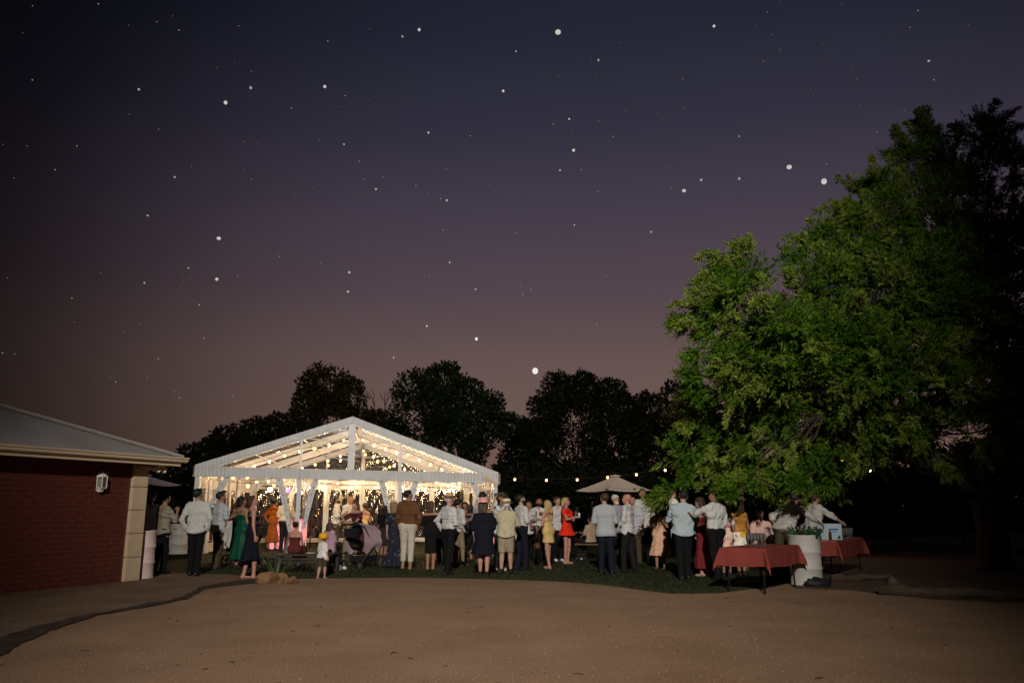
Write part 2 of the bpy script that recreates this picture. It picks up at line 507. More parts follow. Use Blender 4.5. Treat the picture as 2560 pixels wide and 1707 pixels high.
# bricks: 290 x 80 mm faces, recessed joints
BL, BH, QW = .30, .0915, .37
def brick_mesh(name, L, mm):
    bm = bmesh.new()
    bmesh.ops.create_cube(bm, size=1)
    for vv in bm.verts:
        vv.co = Vector((vv.co.x * L, vv.co.y * .05, vv.co.z * (BH - .014)))
    bmesh.ops.bevel(bm, geom=[e for e in bm.edges if all(abs(q.co.y - .025) < 1e-4 for q in e.verts)], offset=.004, segments=1, affect="EDGES")
    me = bpy.data.meshes.new(name)
    bm.to_mesh(me)
    bm.free()
    me.materials.append(mm)
    return me
bricks = [brick_mesh("brick", BL - .014, M_BRICK), brick_mesh("brick", BL - .014, M_BRICK2)]
half = brick_mesh("brick", BL / 2 - .014, M_BRICK2)
rot = MW.to_euler()
rows = int(ZS / BH)
far = MB()
for r in range(rows):
    z = (r + .5) * BH
    a = QW + .005
    k = 0
    if r % 2:
        link("brick", half, house, hp(a + BL / 4, -.049 + rnd.uniform(-.002, .002), z), rot)
        a += BL / 2
    while a + BL < 3.55:
        link("brick", bricks[rnd.random() < .4], house, hp(a + BL / 2, -.049 + rnd.uniform(-.002, .003), z), rot)
        a += BL
    while a + BL < HL:
        far.box(hp(a + BL / 2, -.049, z), (BL - .014, .05, BH - .014), MW)
        a += BL
tag(far.build("far_brickwork", M_BRICK, house), kind="stuff")
# quoin blocks at the corner
QH = ZS / 5
qm = bmesh.new()
bmesh.ops.create_cube(qm, size=1)
for vv in qm.verts:
    vv.co = Vector((vv.co.x * QW, vv.co.y * .30, vv.co.z * (QH - .009)))
bmesh.ops.bevel(qm, geom=qm.edges[:], offset=.006, segments=2, affect="EDGES")
qme = bpy.data.meshes.new("quoin")
qm.to_mesh(qme); qm.free()
qme.materials.append(M_CREAM)
for i in range(5):
    link("quoin", qme, house, hp(QW / 2 - .03, -.105, (i + .5) * QH), rot)
# eaves
OV = .45
e0, e1 = -OV, HL + OV
def strip(name, z0, z1, o0, o1, a0, a1, mm):
    MB().box(hp((a0 + a1) / 2, (o0 + o1) / 2, (z0 + z1) / 2), (a1 - a0, o1 - o0, z1 - z0), MW).build(name, mm, house)
strip("soffit", ZS + .002, ZS + .02, -HW - OV + .03, OV - .03, e0 + .03, e1 - .03, mat("soffit_board", (.6, .55, .47), .8, (.56, .5, .43), 2))
strip("fascia", ZS - .02, ZS + .155, OV - .025, OV, e0, e1, M_FASCIA)
MB().box(hp(e0 + .0125, -HW / 2, ZS + .0675), (.025, HW + 2 * OV - .06, .175), MW).build("fascia", M_FASCIA, house)
# ogee gutter, along the side and round the far corner
prof = [(.0, .0), (.06, .0), (.085, .02), (.09, .055), (.112, .075), (.118, .105), (.108, .105), (.10, .08), (.078, .06), (.07, .03), (.01, .012), (.0, .105)]
def gut(path_fn, a0, a1, name):
    V, F, n = [], [], len(prof)
    for t in (a0, a1):
        V += [path_fn(t, o, z) for o, z in prof]
    F = [(k, (k + 1) % n, n + (k + 1) % n, n + k) for k in range(n)]
    mm = MB().add(V, F)
    mm.f += [tuple(range(n)), tuple(range(2 * n - 1, n - 1, -1))]
    mm.sm += [False, False]
    mm.build(name, M_FASCIA, house)
gz = ZS + .05
gut(lambda a, o, z: hp(a, OV + .001 + o, gz + z), e0 - .115, e1 + .1, "gutter")
gut(lambda a, o, z: hp(e0 - .001 - o, a, gz + z), -HW - OV, OV + .0, "gutter")
# corrugated hip roof
SL = math.tan(R(21))
zr = ZS + .15
Lr, Wr = e1 - e0 + .06, HW + 2 * OV + .06
def slope(name, along, eave_len, depth, orient):
    m, st, V, F = MB(), .0127, [], []
    k = int(eave_len / st)
    for i in range(k + 1):
        t = eave_len * i / k
        smax = max(min(t, eave_len - t, depth), .001)
        w = .009 * math.sin(2 * math.pi * t / .076)
        for s_ in (0, smax):
            V.append(orient(t, s_, zr + s_ * SL + w))
    for i in range(k):
        F.append((2 * i, 2 * i + 2, 2 * i + 3, 2 * i + 1))
    m.add(V, F, True).build(name, M_ROOF, house)
o0, a0 = OV + .03, e0 - .03
slope("roof_sheet", 0, Lr, Wr / 2, lambda t, s_, z: hp(a0 + t, o0 - s_, z))
slope("roof_sheet", 0, Wr, Wr / 2, lambda t, s_, z: hp(a0 + s_, o0 - t, z))
slope("roof_sheet", 0, Lr, Wr / 2, lambda t, s_, z: hp(a0 + t, o0 - Wr + s_, z))
slope("roof_sheet", 0, Wr, Wr / 2, lambda t, s_, z: hp(a0 + Lr - s_, o0 - t, z))
M_CAP = mat("hip_capping", (.42, .37, .33), .5, (.36, .32, .29), 2, metal=.2)
def capping(p, q):
    pa, pb_ = Vector(p), Vector(q)
    d = (pb_ - pa).normalized()
    x = d.cross(Vector((0, 0, 1))).normalized()
    up = x.cross(d)
    V = []
    pr = [(-.16, -.045), (-.05, .0), (-.025, .03), (.025, .03), (.05, .0), (.16, -.045)]
    for pt in (pa, pb_):
        V += [pt + x * u + up * (w + .022) for u, w in pr]
    n = len(pr)
    MB().add(V, [(k, k + 1, n + k + 1, n + k) for k in range(n - 1)]).build("hip_capping", M_CAP, house)
apexz = zr + Wr / 2 * SL
capping(hp(a0, o0, zr), hp(a0 + Wr / 2, o0 - Wr / 2, apexz))
capping(hp(a0 + Wr / 2, o0 - Wr / 2, apexz), hp(a0 + Lr - Wr / 2, o0 - Wr / 2, apexz))
capping(hp(a0 + Lr, o0, zr), hp(a0 + Lr - Wr / 2, o0 - Wr / 2, apexz))
capping(hp(a0, o0 - Wr, zr), hp(a0 + Wr / 2, o0 - Wr / 2, apexz))
# wall lantern (fixed to the wall): half hexagon coach lamp
def wall_point(px, py):
    d = ray(px, py)
    t = (hA - EYE).dot(nO) / d.dot(nO)
    return EYE + d * t
lp = wall_point(249, 1204)
lan = empty("wall_lantern", lp - Vector((0, 0, .19)), math.atan2(nO.y, nO.x) - math.pi / 2, "white coach lantern, unlit, fixed to the red brick wall", "lantern")
M_WHITE = mat("white_enamel", (.80, .74, .66), .45, (.75, .69, .6), 6)
# local frame: x along the wall, y outwards
MB().box((0, .012, .19), (.13, .024, .34)).build("back_plate", M_WHITE, lan)
bars = MB()
hexa = [(-.085, .03), (-.055, .13), (.055, .13), (.085, .03)]
for x, y in hexa:
    bars.bar((x * .92, y, .075), (x, y, .285), .016)
for zz, k in ((.075, .92), (.285, 1.0)):
    for (x, y), (x2, y2) in zip(hexa[:-1], hexa[1:]):
        bars.bar((x * k, y, zz), (x2 * k, y2, zz), .018)
bars.build("frame", M_WHITE, lan)
top = MB()
ring0 = [(-.1, .0), (-.1, .035), (-.062, .145), (.062, .145), (.1, .035), (.1, .0)]
ring1 = [(-.035, .0), (-.035, .03), (-.022, .07), (.022, .07), (.035, .03), (.035, .0)]
V = [(x, y, .29) for x, y in ring0] + [(x, y, .36) for x, y in ring1] + [(x * .8, y * .8, .385) for x, y in ring1]
F = [(i, (i + 1) % 6, 6 + (i + 1) % 6, 6 + i) for i in range(6)] + [(6 + i, 6 + (i + 1) % 6, 12 + (i + 1) % 6, 12 + i) for i in range(6)] + [(12, 13, 14, 15, 16, 17), (5, 4, 3, 2, 1, 0)]
top.add(V, F).build("cap", M_WHITE, lan)
bt = MB()
V = [(x * .9, y, .07) for x, y in ring0] + [(x * .55, y * .7, .05) for x, y in ring0] + [(x * .4, y * .5, .0) for x, y in ring0]
F = [(6 + i, 6 + (i + 1) % 6, (i + 1) % 6, i) for i in range(6)] + [(12 + i, 12 + (i + 1) % 6, 6 + (i + 1) % 6, 6 + i) for i in range(6)] + [(17, 16, 15, 14, 13, 12), (0, 1, 2, 3, 4, 5)]
bt.add(V, F).build("base", M_WHITE, lan)
M_PANE = clear_mat("lantern_glass", (.85, .9, .85), .72, .06, .08)
for (x, y), (x2, y2) in zip(hexa[:-1], hexa[1:]):
    MB().add([(x * .92, y - .003, .083), (x2 * .92, y2 - .003, .083), (x2, y2 - .003, .277), (x, y - .003, .277)], [(0, 1, 2, 3)]).build("pane", M_PANE, lan)
MB().tube([(0, .06, .075), (0, .06, .15)], .014, 10).build("candle_socket", mat("brass_socket", (.45, .28, .1), .4, metal=.6), lan)
MB().ball((0, .06, .18), .026, 10, 7, (1, 1, 1.4)).build("bulb", clear_mat("bulb_glass", (1, 1, 1), .5, .3, .1), lan)
# sensor flood fitting under the eave of the far end
sp_ = hA + hp(-.16, .16, ZS)
sl = empty("security_light", sp_, math.atan2(nO.y, nO.x) - math.pi / 2, "white twin spotlight fitting under the house eave", "security light")
MB().box((0, 0, -.02), (.12, .12, .036)).build("base", M_WHITE, sl)
for k in (-1, 1):
    h_ = MB()
    Mx = Matrix.Rotation(R(60), 3, "X") @ Matrix.Rotation(R(20 * k), 3, "Y")
    h_.lathe([(.0, -.07), (.03, -.068), (.04, -.03), (.058, .05), (.06, .07), (.052, .07), (.03, .0), (.0, -.01)], 14, (.09 * k, .05, -.11), Mx)
    h_.tube([(.03 * k, 0, -.03), (.09 * k, .03, -.09)], .012, 8)
    h_.build("lamp_head", M_WHITE, sl)
MB().tube([hA + hp(.3, .05, ZS - .06), hA + hp(-.35, .12, ZS - .07)], .045, 12).build("downpipe", M_FASCIA, house, -hA)
# ------------------------------------------------------------------ clear-span marquee
tL = at(483, 1268, 23.45); tL.z = 0
tR = at(1243, 1268, 24.72); tR.z = 0
uT = (tR - tL).normalized()
wT = Vector((-uT.y, uT.x, 0))
TW, BAY = (tR - tL).length, 3.15
TD = BAY * 3
ZL, ZR_ = at(481, 1163, tL.y).z, at(1243, 1182, tR.y).z
mid = (tL + tR) / 2
ZA = at(870, 1043, mid.y).z
tent = empty("marquee", tL, math.atan2(uT.y, uT.x), "white framed clear marquee glowing with warm bulbs", "marquee")
def ez(u):                                     # eave height along the facade (the frame follows sloping ground)
    return ZL + (ZR_ - ZL) * u / TW
def rz_(u):                                    # roof height
    h = TW / 2
    return ZL + (ZA - ZL) * u / h if u < h else ZA + (ZR_ - ZA) * (u - h) / h
M_ALU = mat("white_aluminium", (.60, .60, .60), .42, (.54, .54, .55), 3, spec=.4)
M_PVC = mat("white_pvc", (.58, .575, .57), .5, (.52, .515, .515), 4, bump=.15, bscale=9, spec=.4)
M_CLEAR = clear_mat("clear_roof_sheet", (.93, .90, .86), .74, .115, .05, .16, 2.2, (1, .35, 1), (.78, .46, .19))
M_GABLE = clear_mat("clear_gable_sheet", (.97, .96, .94), .93, .03, .10, .06, 3)
M_WIN = clear_mat("crinkled_window_sheet", (.50, .51, .50), .77, .01, .05, .35, 9, (1, 1, .3))
M_CURT = clear_mat("clear_curtain_sheet", (.9, .88, .85), .58, .24, .1, .6, 9, (1, 1, .25))
PW = .13
def part(name, mb, m=M_ALU):
    return mb.build(name, m, tent)
# frames: posts, rafters
for i in range(4):
    w = BAY * i
    for u in (PW / 2, TW - PW / 2):
        part("post", MB().bar((u, w, 0), (u, w, ez(u) - .02), PW, PW, (0, 1, 0)))
    for a, b in ((0, TW / 2), (TW / 2, TW)):
        ua, ub = (a + .06, b) if a == 0 else (a, b - .06)
        part("rafter", MB().bar((ua, w, rz_(ua) - .12), (ub, w, rz_(ub) - .12), .11, .22))
    if i in (0, 3):
        zt = lambda u: ez(u) - .10
        part("tie_beam", MB().bar((PW + .002, w, zt(0)), (TW - PW - .002, w, zt(TW)), .09, .15))
        part("king_post", MB().bar((TW / 2, w + .001, zt(TW / 2) + .076), (TW / 2, w + .001, ZA - .18), .19 if i == 0 else .15, .12, (0, 1, 0)))
        for t in (TW / 3, 2 * TW / 3):
            part("gable_post", MB().bar((t, w + .002, zt(t) + .076), (t, w + .002, rz_(t) - .18), .065, .07, (0, 1, 0)))
            part("post", MB().bar((t, w + .002, 0), (t, w + .002, zt(t) - .076), .12, .10, (0, 1, 0)))
    for s_ in (-1, 1):
        b = TW / 2 + s_ * 1.3
        part("brace", MB().tube([(TW / 2 + s_ * .14, w + .06, rz_(b) - .34), (b, w + .06, rz_(b) - .20)], .018, 8))
# eave rails and ridge
part("eave_rail", MB().bar((PW / 2, .07, ez(0) - .06), (PW / 2, TD - .07, ez(0) - .06), .09, .12))
part("eave_rail", MB().bar((TW - PW / 2, .07, ez(TW) - .06), (TW - PW / 2, TD - .07, ez(TW) - .06), .09, .12))
part("ridge_beam", MB().bar((TW / 2, .06, ZA - .26), (TW / 2, TD - .06, ZA - .26), .08, .10))
# purlins
for t in (TW * .17, TW * .33, TW * .67, TW * .83):
    part("purlin", MB().tube([(t, .06, rz_(t) - .12), (t, TD - .06, rz_(t) - .12)], .022, 8))
# clear roof sheets, one per bay and side
for i in range(3):
    for a, b in ((0.0, TW / 2), (TW / 2, TW)):
        def fn(s, t, a=a, b=b, i=i):
            u = a + (b - a) * s
            sag = -.035 * math.sin(math.pi * t) * math.sin(math.pi * s) + .008 * math.sin(7 * s * math.pi) * math.sin(2 * math.pi * t)
            return (u, BAY * (i + t), rz_(u) + .012 + sag)
        part("roof_sheet", MB().sheet(fn, 26, 8), M_CLEAR)
# white pleated valance along the front eave and the gable edges
def pleat(p, q, drop, n, amp, out, name, m=M_PVC, seed=0):
    p, q = Vector(p), Vector(q)
    r = random.Random(seed)
    ph = [r.uniform(0, 6.28) for _ in range(5)]
    def fn(s, t):
        b = p.lerp(q, s)
        x = s * (q - p).length
        f = math.sin(x * 2 * math.pi / .105 + 1.2 * math.sin(x * 3.1 + ph[0]) + .9 * t * math.sin(x * 1.7 + ph[1]))
        k = amp * (f * (1 - .55 * t) + .5 * math.sin(x * 23 + ph[2]) * t)
        return (b.x + out[0] * (k + .012), b.y + out[1] * (k + .012), b.z - drop * t)
    return part(name, MB().sheet(fn, n, 5), m)
VD = .30
YF = -.085
pleat((-.02, YF, ez(0) - .02), (TW / 3, YF, ez(TW / 3) - .02), VD, 230, .010, (0, -1), "valance", seed=1)
pleat((TW / 3 + .012, YF, ez(TW / 3) - .02), (2 * TW / 3, YF, ez(2 * TW / 3) - .02), VD, 230, .010, (0, -1), "valance", seed=2)
pleat((2 * TW / 3 + .012, YF, ez(2 * TW / 3) - .02), (TW + .02, YF, ez(TW) - .02), VD, 230, .010, (0, -1), "valance", seed=3)
for a, b, sd in ((0.0, TW / 2, 4), (TW / 2, TW, 5)):
    pleat((a - (.02 if a == 0 else 0), YF + .01, rz_(a) + .02), (b + (.02 if b == TW else 0), YF + .01, rz_(b) + .02), .20, 300, .006, (0, -1), "gable_trim", seed=sd)
pleat((-.075, 0, ez(0) - .02), (-.075, TD, ez(0) - .02), VD, 420, .010, (-1, 0), "valance", seed=6)
pleat((TW + .075, 0, ez(TW) - .02), (TW + .075, TD, ez(TW) - .02), VD, 420, .010, (1, 0), "valance", seed=7)
# corner gusset at the right end of the front eave
part("corner_gusset", MB().add([(TW - .5, YF - .035, ez(TW) - .16), (TW - .36, YF - .035, ez(TW) - .10), (TW + .03, YF - .035, ez(TW) - .36), (TW - .02, YF - .035, ez(TW) - .42)], [(0, 3, 2, 1)]), M_CREAM)
# clear gable sheets, front and back, between the posts
for w, nm in ((-.002, 0), (TD + .002, 1)):
    for a, b in ((.06, TW / 3), (TW / 3, TW / 2), (TW / 2, 2 * TW / 3), (2 * TW / 3, TW - .06)):
        def fn(s, t, a=a, b=b, w=w):
            u = a + (b - a) * s
            z0, z1 = ez(u) - .03, rz_(u) - .02
            return (u, w + .012 * math.sin(5 * s + 3 * t), z0 + (max(z1 - z0, .01)) * t)
        part("gable_sheet", MB().sheet(fn, 8, 5), M_GABLE)
# back wall: white panel with six crinkled clear windows
def wallpanel(p, q, wins, zb0, zb1, ztop, inner, name="wall_panel"):
    """white PVC wall between p and q (local u,w) with window holes wins = [(a0,a1)] in metres along it"""
    p, q = Vector(p), Vector(q)
    L = (q - p).length
    d = (q - p) / L
    def P(a, z, o=0):
        return (p.x + d.x * a + inner[0] * o, p.y + d.y * a + inner[1] * o, z)
    xs = [0.0]
    for a0_, a1_ in wins:
        xs += [a0_, a1_]
    xs.append(L)
    # white pillars
    for i in range(0, len(xs), 2):
        def fn(s, t, a=xs[i], b=xs[i + 1]):
            aa = a + (b - a) * s
            return P(aa, .05 + (ztop - .05) * t, .012 * math.sin(aa * 38) + .006 * math.sin(aa * 91))
        part(name, MB().sheet(fn, 10, 8), M_PVC)
    for a0_, a1_ in wins:
        def fl(s, t):
            aa = a0_ + (a1_ - a0_) * s
            return P(aa, .05 + (zb0 - .05) * t, .012 * math.sin(aa * 38))
        part("wall_skirt", MB().sheet(fl, 10, 3), M_PVC)
        def fh(s, t):
            aa = a0_ + (a1_ - a0_) * s
            return P(aa, zb1 + (ztop - zb1) * t, .014 * math.sin(aa * 34) + .005 * math.sin(aa * 87))
        part("wall_header", MB().sheet(fh, 24, 3), M_PVC)
        r = random.Random(int(a0_ * 1000) + 3)
        ph = [r.uniform(0, 6.28) for _ in range(8)]
        def fw(s, t):
            aa = a0_ + (a1_ - a0_) * s
            k = .018 * math.sin(aa * 26 + 2 * math.sin(t * 3 + ph[0]) + ph[1]) + .010 * math.sin(aa * 61 + 3 * math.sin(t * 5 + ph[2]) + ph[3]) + .006 * math.sin(aa * 17 - t * 19 + ph[4]) + .004 * math.sin(aa * 120 + t * 9 + ph[5])
            return P(aa, zb0 + (zb1 - zb0) * t, k)
        part("window", MB().sheet(fw, 60, 30), M_WIN)
YB = TD + .03
nwin, pil = 6, .22
ww = (TW - pil * (nwin + 1)) / nwin
wins = [(pil + i * (ww + pil), pil + i * (ww + pil) + ww) for i in range(nwin)]
wallpanel((0, YB), (TW, YB), wins, .22, 2.16, ez(TW / 2) - .05, (0, -1))
sw = [(BAY * i + .5 * k + .18, BAY * i + .5 * k + .18 + 1.2) for i in range(3) for k in (0, 3)]
sw = [(BAY * i + o + .1, BAY * i + o + 1.25) for i in range(3) for o in (.12, 1.6)]
wallpanel((.0, .1), (.0, TD), [(a - .1, b - .1) for a, b in sw], .34, 2.0, ez(0) - .08, (1, 0))
wallpanel((TW, .1), (TW, TD), [(a - .1, b - .1) for a, b in sw], .34, 2.0, ez(TW) - .08, (-1, 0))
# white inner posts with hanging side curtains, left wall
for k, w in enumerate((1.0, 2.35, 3.9, 5.4)):
    def fn(s, t, w=w):
        x = w + (s - .5) * .34 * (.65 + .35 * t)
        return (.22 + .05 * math.sin(s * 19 + k), x, .1 + (ez(0) - .35) * t)
    part("side_curtain", MB().sheet(fn, 16, 6), M_PVC)
for k, w in enumerate((2.0, 5.0)):
    def fn(s, t, w=w):
        x = w + (s - .5) * .4 * (.65 + .35 * t)
        return (TW - .2 + .05 * math.sin(s * 19 + k), x, .1 + (ez(TW) - .35) * t)
    part("side_curtain", MB().sheet(fn, 16, 6), M_PVC)
# tied-back clear entrance curtains: a white edge band sweeping to each post, the clear sheet gathered behind it
M_BAND = mat("white_webbing", (.58, .575, .58), .5, (.5, .495, .51), 8, bump=.3, bscale=16)
M_EYE = mat("eyelet", (.06, .06, .06), .4, metal=.5)
EYE_ME = MB().lathe([(.0, .004), (.016, .004), (.016, 0)], 8, (0, 0, 0), Matrix.Rotation(R(90), 3, "X")).mesh("eyelet", M_EYE)
def curtain(u_post, u_top, z_tie, seed):
    r = random.Random(seed)
    ph = [r.uniform(0, 6.28) for _ in range(6)]
    zt_ = ez(u_post) - .2
    sg = 1 if u_top > u_post else -1
    def edge(t):                               # t 0 at the valance, 1 at the tie
        return u_top + (u_post + sg * .13 - u_top) * (t ** .8)
    def band(s, t):
        z = zt_ + (z_tie - zt_) * t
        wdt = .19 - .08 * t
        return (edge(t) + (s - .5) * wdt, -.03 - .03 * math.sin(math.pi * t) + .02 * math.sin(9 * t + ph[0]) * s, z)
    b = part("curtain_band", MB().sheet(band, 4, 16), M_BAND)
    for i in range(7):
        t = .1 + i * .13
        z = zt_ + (z_tie - zt_) * t
        link("eyelet", EYE_ME, b, (edge(t), -.075 - .02 * math.sin(math.pi * t), z))
    def film(s, t):
        z = zt_ + (z_tie - zt_) * t
        a, c = u_post + sg * .05, edge(t)
        k = (.04 + .05 * t) * math.sin(s * (15 + seed % 3) + 2 * t + ph[1]) + .015 * math.sin(s * 41 + 6 * t + ph[2])
        return (a + (c - a) * s, .03 + k, z)
    part("curtain_sheet", MB().sheet(film, 44, 24), M_CURT)
    def tail(s, t):
        z = z_tie * (1 - t) + .08 * t
        wdt = .10 + .22 * t
        return (u_post + sg * (.12 + (s - .5) * wdt), -.02 + (.03 + .02 * t) * math.sin(s * 17 + ph[3]), z)
    part("curtain_tail", MB().sheet(tail, 24, 10), M_CURT)
curtain(PW, 1.0, .95, 3)
curtain(TW / 3 - .06, TW / 3 - .64, .72, 4)
curtain(TW / 3 + .06, TW / 3 + .52, .80, 5)
curtain(2 * TW / 3 - .06, 2 * TW / 3 - .62, .75, 6)
curtain(2 * TW / 3 + .06, 2 * TW / 3 + .52, .8, 7)
curtain(TW - PW, TW - .85, .9, 8)
def TP(u, w, z):
    return tL + uT * u + wT * w + Vector((0, 0, z))
# ------------------------------------------------------------------ festoon strings
M_BULB = mat("lit_bulb", (1.0, .62, .26), .4, emit=1.0)
_n, _l = M_BULB.node_tree.nodes, M_BULB.node_tree.links
_w, _r = _n.new("ShaderNodeLayerWeight"), _n.new("ShaderNodeValToRGB")
_r.color_ramp.elements[0].color, _r.color_ramp.elements[1].color = (7, 4.2, 1.7, 1), (1.2, .42, .06, 1)
_r.color_ramp.elements[0].position, _r.color_ramp.elements[1].position = .12, .62
_l.new(_w.outputs["Facing"], _r.inputs[0])
_l.new(_r.outputs[0], _n["Principled BSDF"].inputs["Emission Color"])
M_CABLE = mat("black_cable", (.02, .018, .016), .6)
M_CAP2 = mat("bulb_holder", (.03, .03, .03), .5)
bulb_me = MB().ball((0, 0, -.075), .046, 12, 9, (1, 1, 1.1)).mesh("bulb", M_BULB)
cap_me = MB().lathe([(.0, .0), (.018, .0), (.02, -.035), (.016, -.04), (.0, -.04)], 8).mesh("bulb_holder", M_CAP2)
WARM = bpy.data.lights.new("bulb_glow", "POINT")
WARM.energy, WARM.color, WARM.shadow_soft_size = 29, (1.0, .66, .35), .06
def string(pts, n, label, sag=.12, glow=True, group=None, scale=1.0):
    """a cable through pts with n bulbs; glow = indices of bulbs that carry a lamp"""
    pts = [Vector(p) for p in pts]
    o = pts[0].copy()
    st = empty("festoon_string", o, 0, label, "festoon lights", group)
    seg = [(pts[i + 1] - pts[i]).length for i in range(len(pts) - 1)]
    tot = sum(seg)
    def pos(t):
        d = t * tot
        for i, L in enumerate(seg):
            if d <= L or i == len(seg) - 1:
                k = min(d / L, 1)
                return pts[i].lerp(pts[i + 1], k) + Vector((0, 0, -sag * 4 * k * (1 - k)))
            d -= L
    MB().tube([pos(i / 60) - o for i in range(61)], .007, 5).build("cable", M_CABLE, st)
    for i in range(n):
        t = (i + .5) / n
        p = pos(t) - o
        h = link("bulb_holder", cap_me, st, p)
        b = link("bulb", bulb_me, h)
        b.scale = (scale,) * 3
        if glow and i % 2:
            l_ = bpy.data.objects.new("bulb_glow", WARM)
            C.objects.link(l_)
            l_.location = p + o + Vector((0, 0, -.15))
    return st
GR = "festoon strings in the marquee"
ins = lambda u: rz_(u) - .33
string([TP(.4, .7, ins(.4)), TP(TW * .3, .9, ins(TW * .3)), TP(TW / 2 - .1, 1.2, ins(TW / 2) - .1)], 9, "bulb string rising along the left roof slope just behind the marquee front", .06, group=GR)
string([TP(TW - .4, .9, ins(TW - .4)), TP(TW * .7, .9, ins(TW * .7)), TP(TW / 2 + .1, 1.2, ins(TW / 2) - .1)], 11, "bulb string rising along the right roof slope just behind the marquee front", .06, group=GR)
string([TP(.4, 2.2, ins(.4)), TP(TW / 2, 4.6, ins(TW / 2) - .2)], 10, "bulb string crossing from the left eave to the middle of the marquee ridge", .25, group=GR)
string([TP(TW - .4, 2.4, ins(TW - .4)), TP(TW / 2, 4.6, ins(TW / 2) - .2)], 11, "bulb string crossing from the right eave to the middle of the marquee ridge", .25, group=GR)
string([TP(.4, 6.8, ins(.4)), TP(TW / 2, 5.2, ins(TW / 2) - .25)], 9, "bulb string crossing the left roof slope deep inside the marquee", .25, group=GR)
string([TP(TW - .4, 6.8, ins(TW - .4)), TP(TW / 2, 5.2, ins(TW / 2) - .25)], 9, "bulb string crossing the right roof slope deep inside the marquee", .25, group=GR)
string([TP(.5, TD - .4, 2.35), TP(TW * .5, TD - .5, 2.75), TP(TW - .5, TD - .4, 2.3)], 12, "bulb string hanging across the back wall of the marquee", .25, group=GR)
string([TP(.3, .35, ez(0) - .36), TP(TW / 3, .35, ez(TW / 3) - .34), TP(2 * TW / 3, .35, ez(2 * TW / 3) - .34), TP(TW - .3, .35, ez(TW) - .36)], 11, "bulb string hanging under the front valance of the marquee", .12, group=GR)
# fairy lights along the right gable edge and the far right rafter
fa = MB()
for i in range(70):
    u = TW / 2 + .3 + (TW / 2 - .8) * i / 69
    fa.ball((u, .06, rz_(u) - .24 - .02 * (i % 3)), .011, 6, 4)
for i in range(40):
    u = TW / 2 + .3 + (TW / 2 - .8) * i / 39
    fa.ball((u, TD - .12, rz_(u) - .24 - .05 * (i % 4)), .016, 6, 4)
fl_ = empty("fairy_lights", tL, math.atan2(uT.y, uT.x), "tiny fairy lights dotted along the right slope of the marquee gable", "fairy lights")
tag(fa.build("light_points", mat("fairy_bulb", (1, .74, .42), .4, emit=9), fl_), kind="stuff")
# outdoor string from the marquee corner to the big tree
px_b = [(1287, 1199), (1366, 1201), (1443, 1200), (1519, 1194), (1591, 1187), (1663, 1176), (1745, 1164), (1835, 1166), (1930, 1170), (2020, 1160), (2105, 1150), (2175, 1176), (2200, 1153)]
dep = [24.5 - i * .12 for i in range(len(px_b))]
op = [tR + Vector((.1, 0, ZR_ - .05))] + [at(x, y, Y) + Vector((0, 0, .075)) for (x, y), Y in zip(px_b, dep)]
st = empty("festoon_string", op[0], 0, "outdoor bulb string running from the marquee's right corner to the big tree", "festoon lights")
cab = []
for i in range(len(op) - 1):
    for k in range(5):
        t = k / 5
        cab.append(op[i].lerp(op[i + 1], t) - op[0] + Vector((0, 0, -.03 * 4 * t * (1 - t))))
cab.append(op[-1] - op[0])
MB().tube(cab, .006, 5).build("cable", M_CABLE, st)
for p in op[1:]:
    h = link("bulb_holder", cap_me, st, p - op[0])
    link("bulb", bulb_me, h).scale = (.85,) * 3
l_ = bpy.data.objects.new("bulb_glow", WARM.copy()); C.objects.link(l_)
l_.data.energy = 16
l_.location = op[12] + Vector((0, -.05, -.2))
# ------------------------------------------------------------------ foliage
def leaf_mat(name, c1, c2, rough=.55, scale=1.5, tl=.3):
    m = mat(name, c1, rough, c2, scale, spec=.16, detail=6)
    n, l = m.node_tree.nodes, m.node_tree.links
    b, out = n["Principled BSDF"], n["Material Output"]
    t, mx = n.new("ShaderNodeBsdfTranslucent"), n.new("ShaderNodeMixShader")
    l.new(b.inputs["Base Color"].links[0].from_socket, t.inputs[0])
    mx.inputs[0].default_value = tl
    l.new(b.outputs[0], mx.inputs[1])
    l.new(t.outputs[0], mx.inputs[2])
    l.new(mx.outputs[0], out.inputs[0])
    return m
def unit(a):
    return a / np.maximum(np.linalg.norm(a, axis=-1, keepdims=True), 1e-9)
def leaf_quads(P, D, L, Wd, up=None):
    """diamond leaves at P along D"""
    n = len(P)
    up = rng.normal(0, 1, (n, 3)) if up is None else up
    X = unit(np.cross(D, up))
    V = np.empty((n, 4, 3))
    V[:, 0] = P
    V[:, 1] = P + D * (L * .45)[:, None] + X * (Wd * .5)[:, None]
    V[:, 2] = P + D * L[:, None]
    V[:, 3] = P + D * (L * .45)[:, None] - X * (Wd * .5)[:, None]
    return V
def leaf_obj(name, V, m, parent, origin):
    V = (V - np.array(origin)).reshape(-1, 3)
    return link(name, np_mesh(name, V, np.arange(len(V)).reshape(-1, 4), m, False), parent)
M_BARK = mat("bark", (.06, .046, .034), .95, (.033, .025, .019), 5, bump=.9, bscale=12, stretch=(1, 1, .3))
M_BARKD = mat("dark_bark", (.07, .05, .04), .95, (.035, .026, .02), 5, bump=.6, bscale=12)
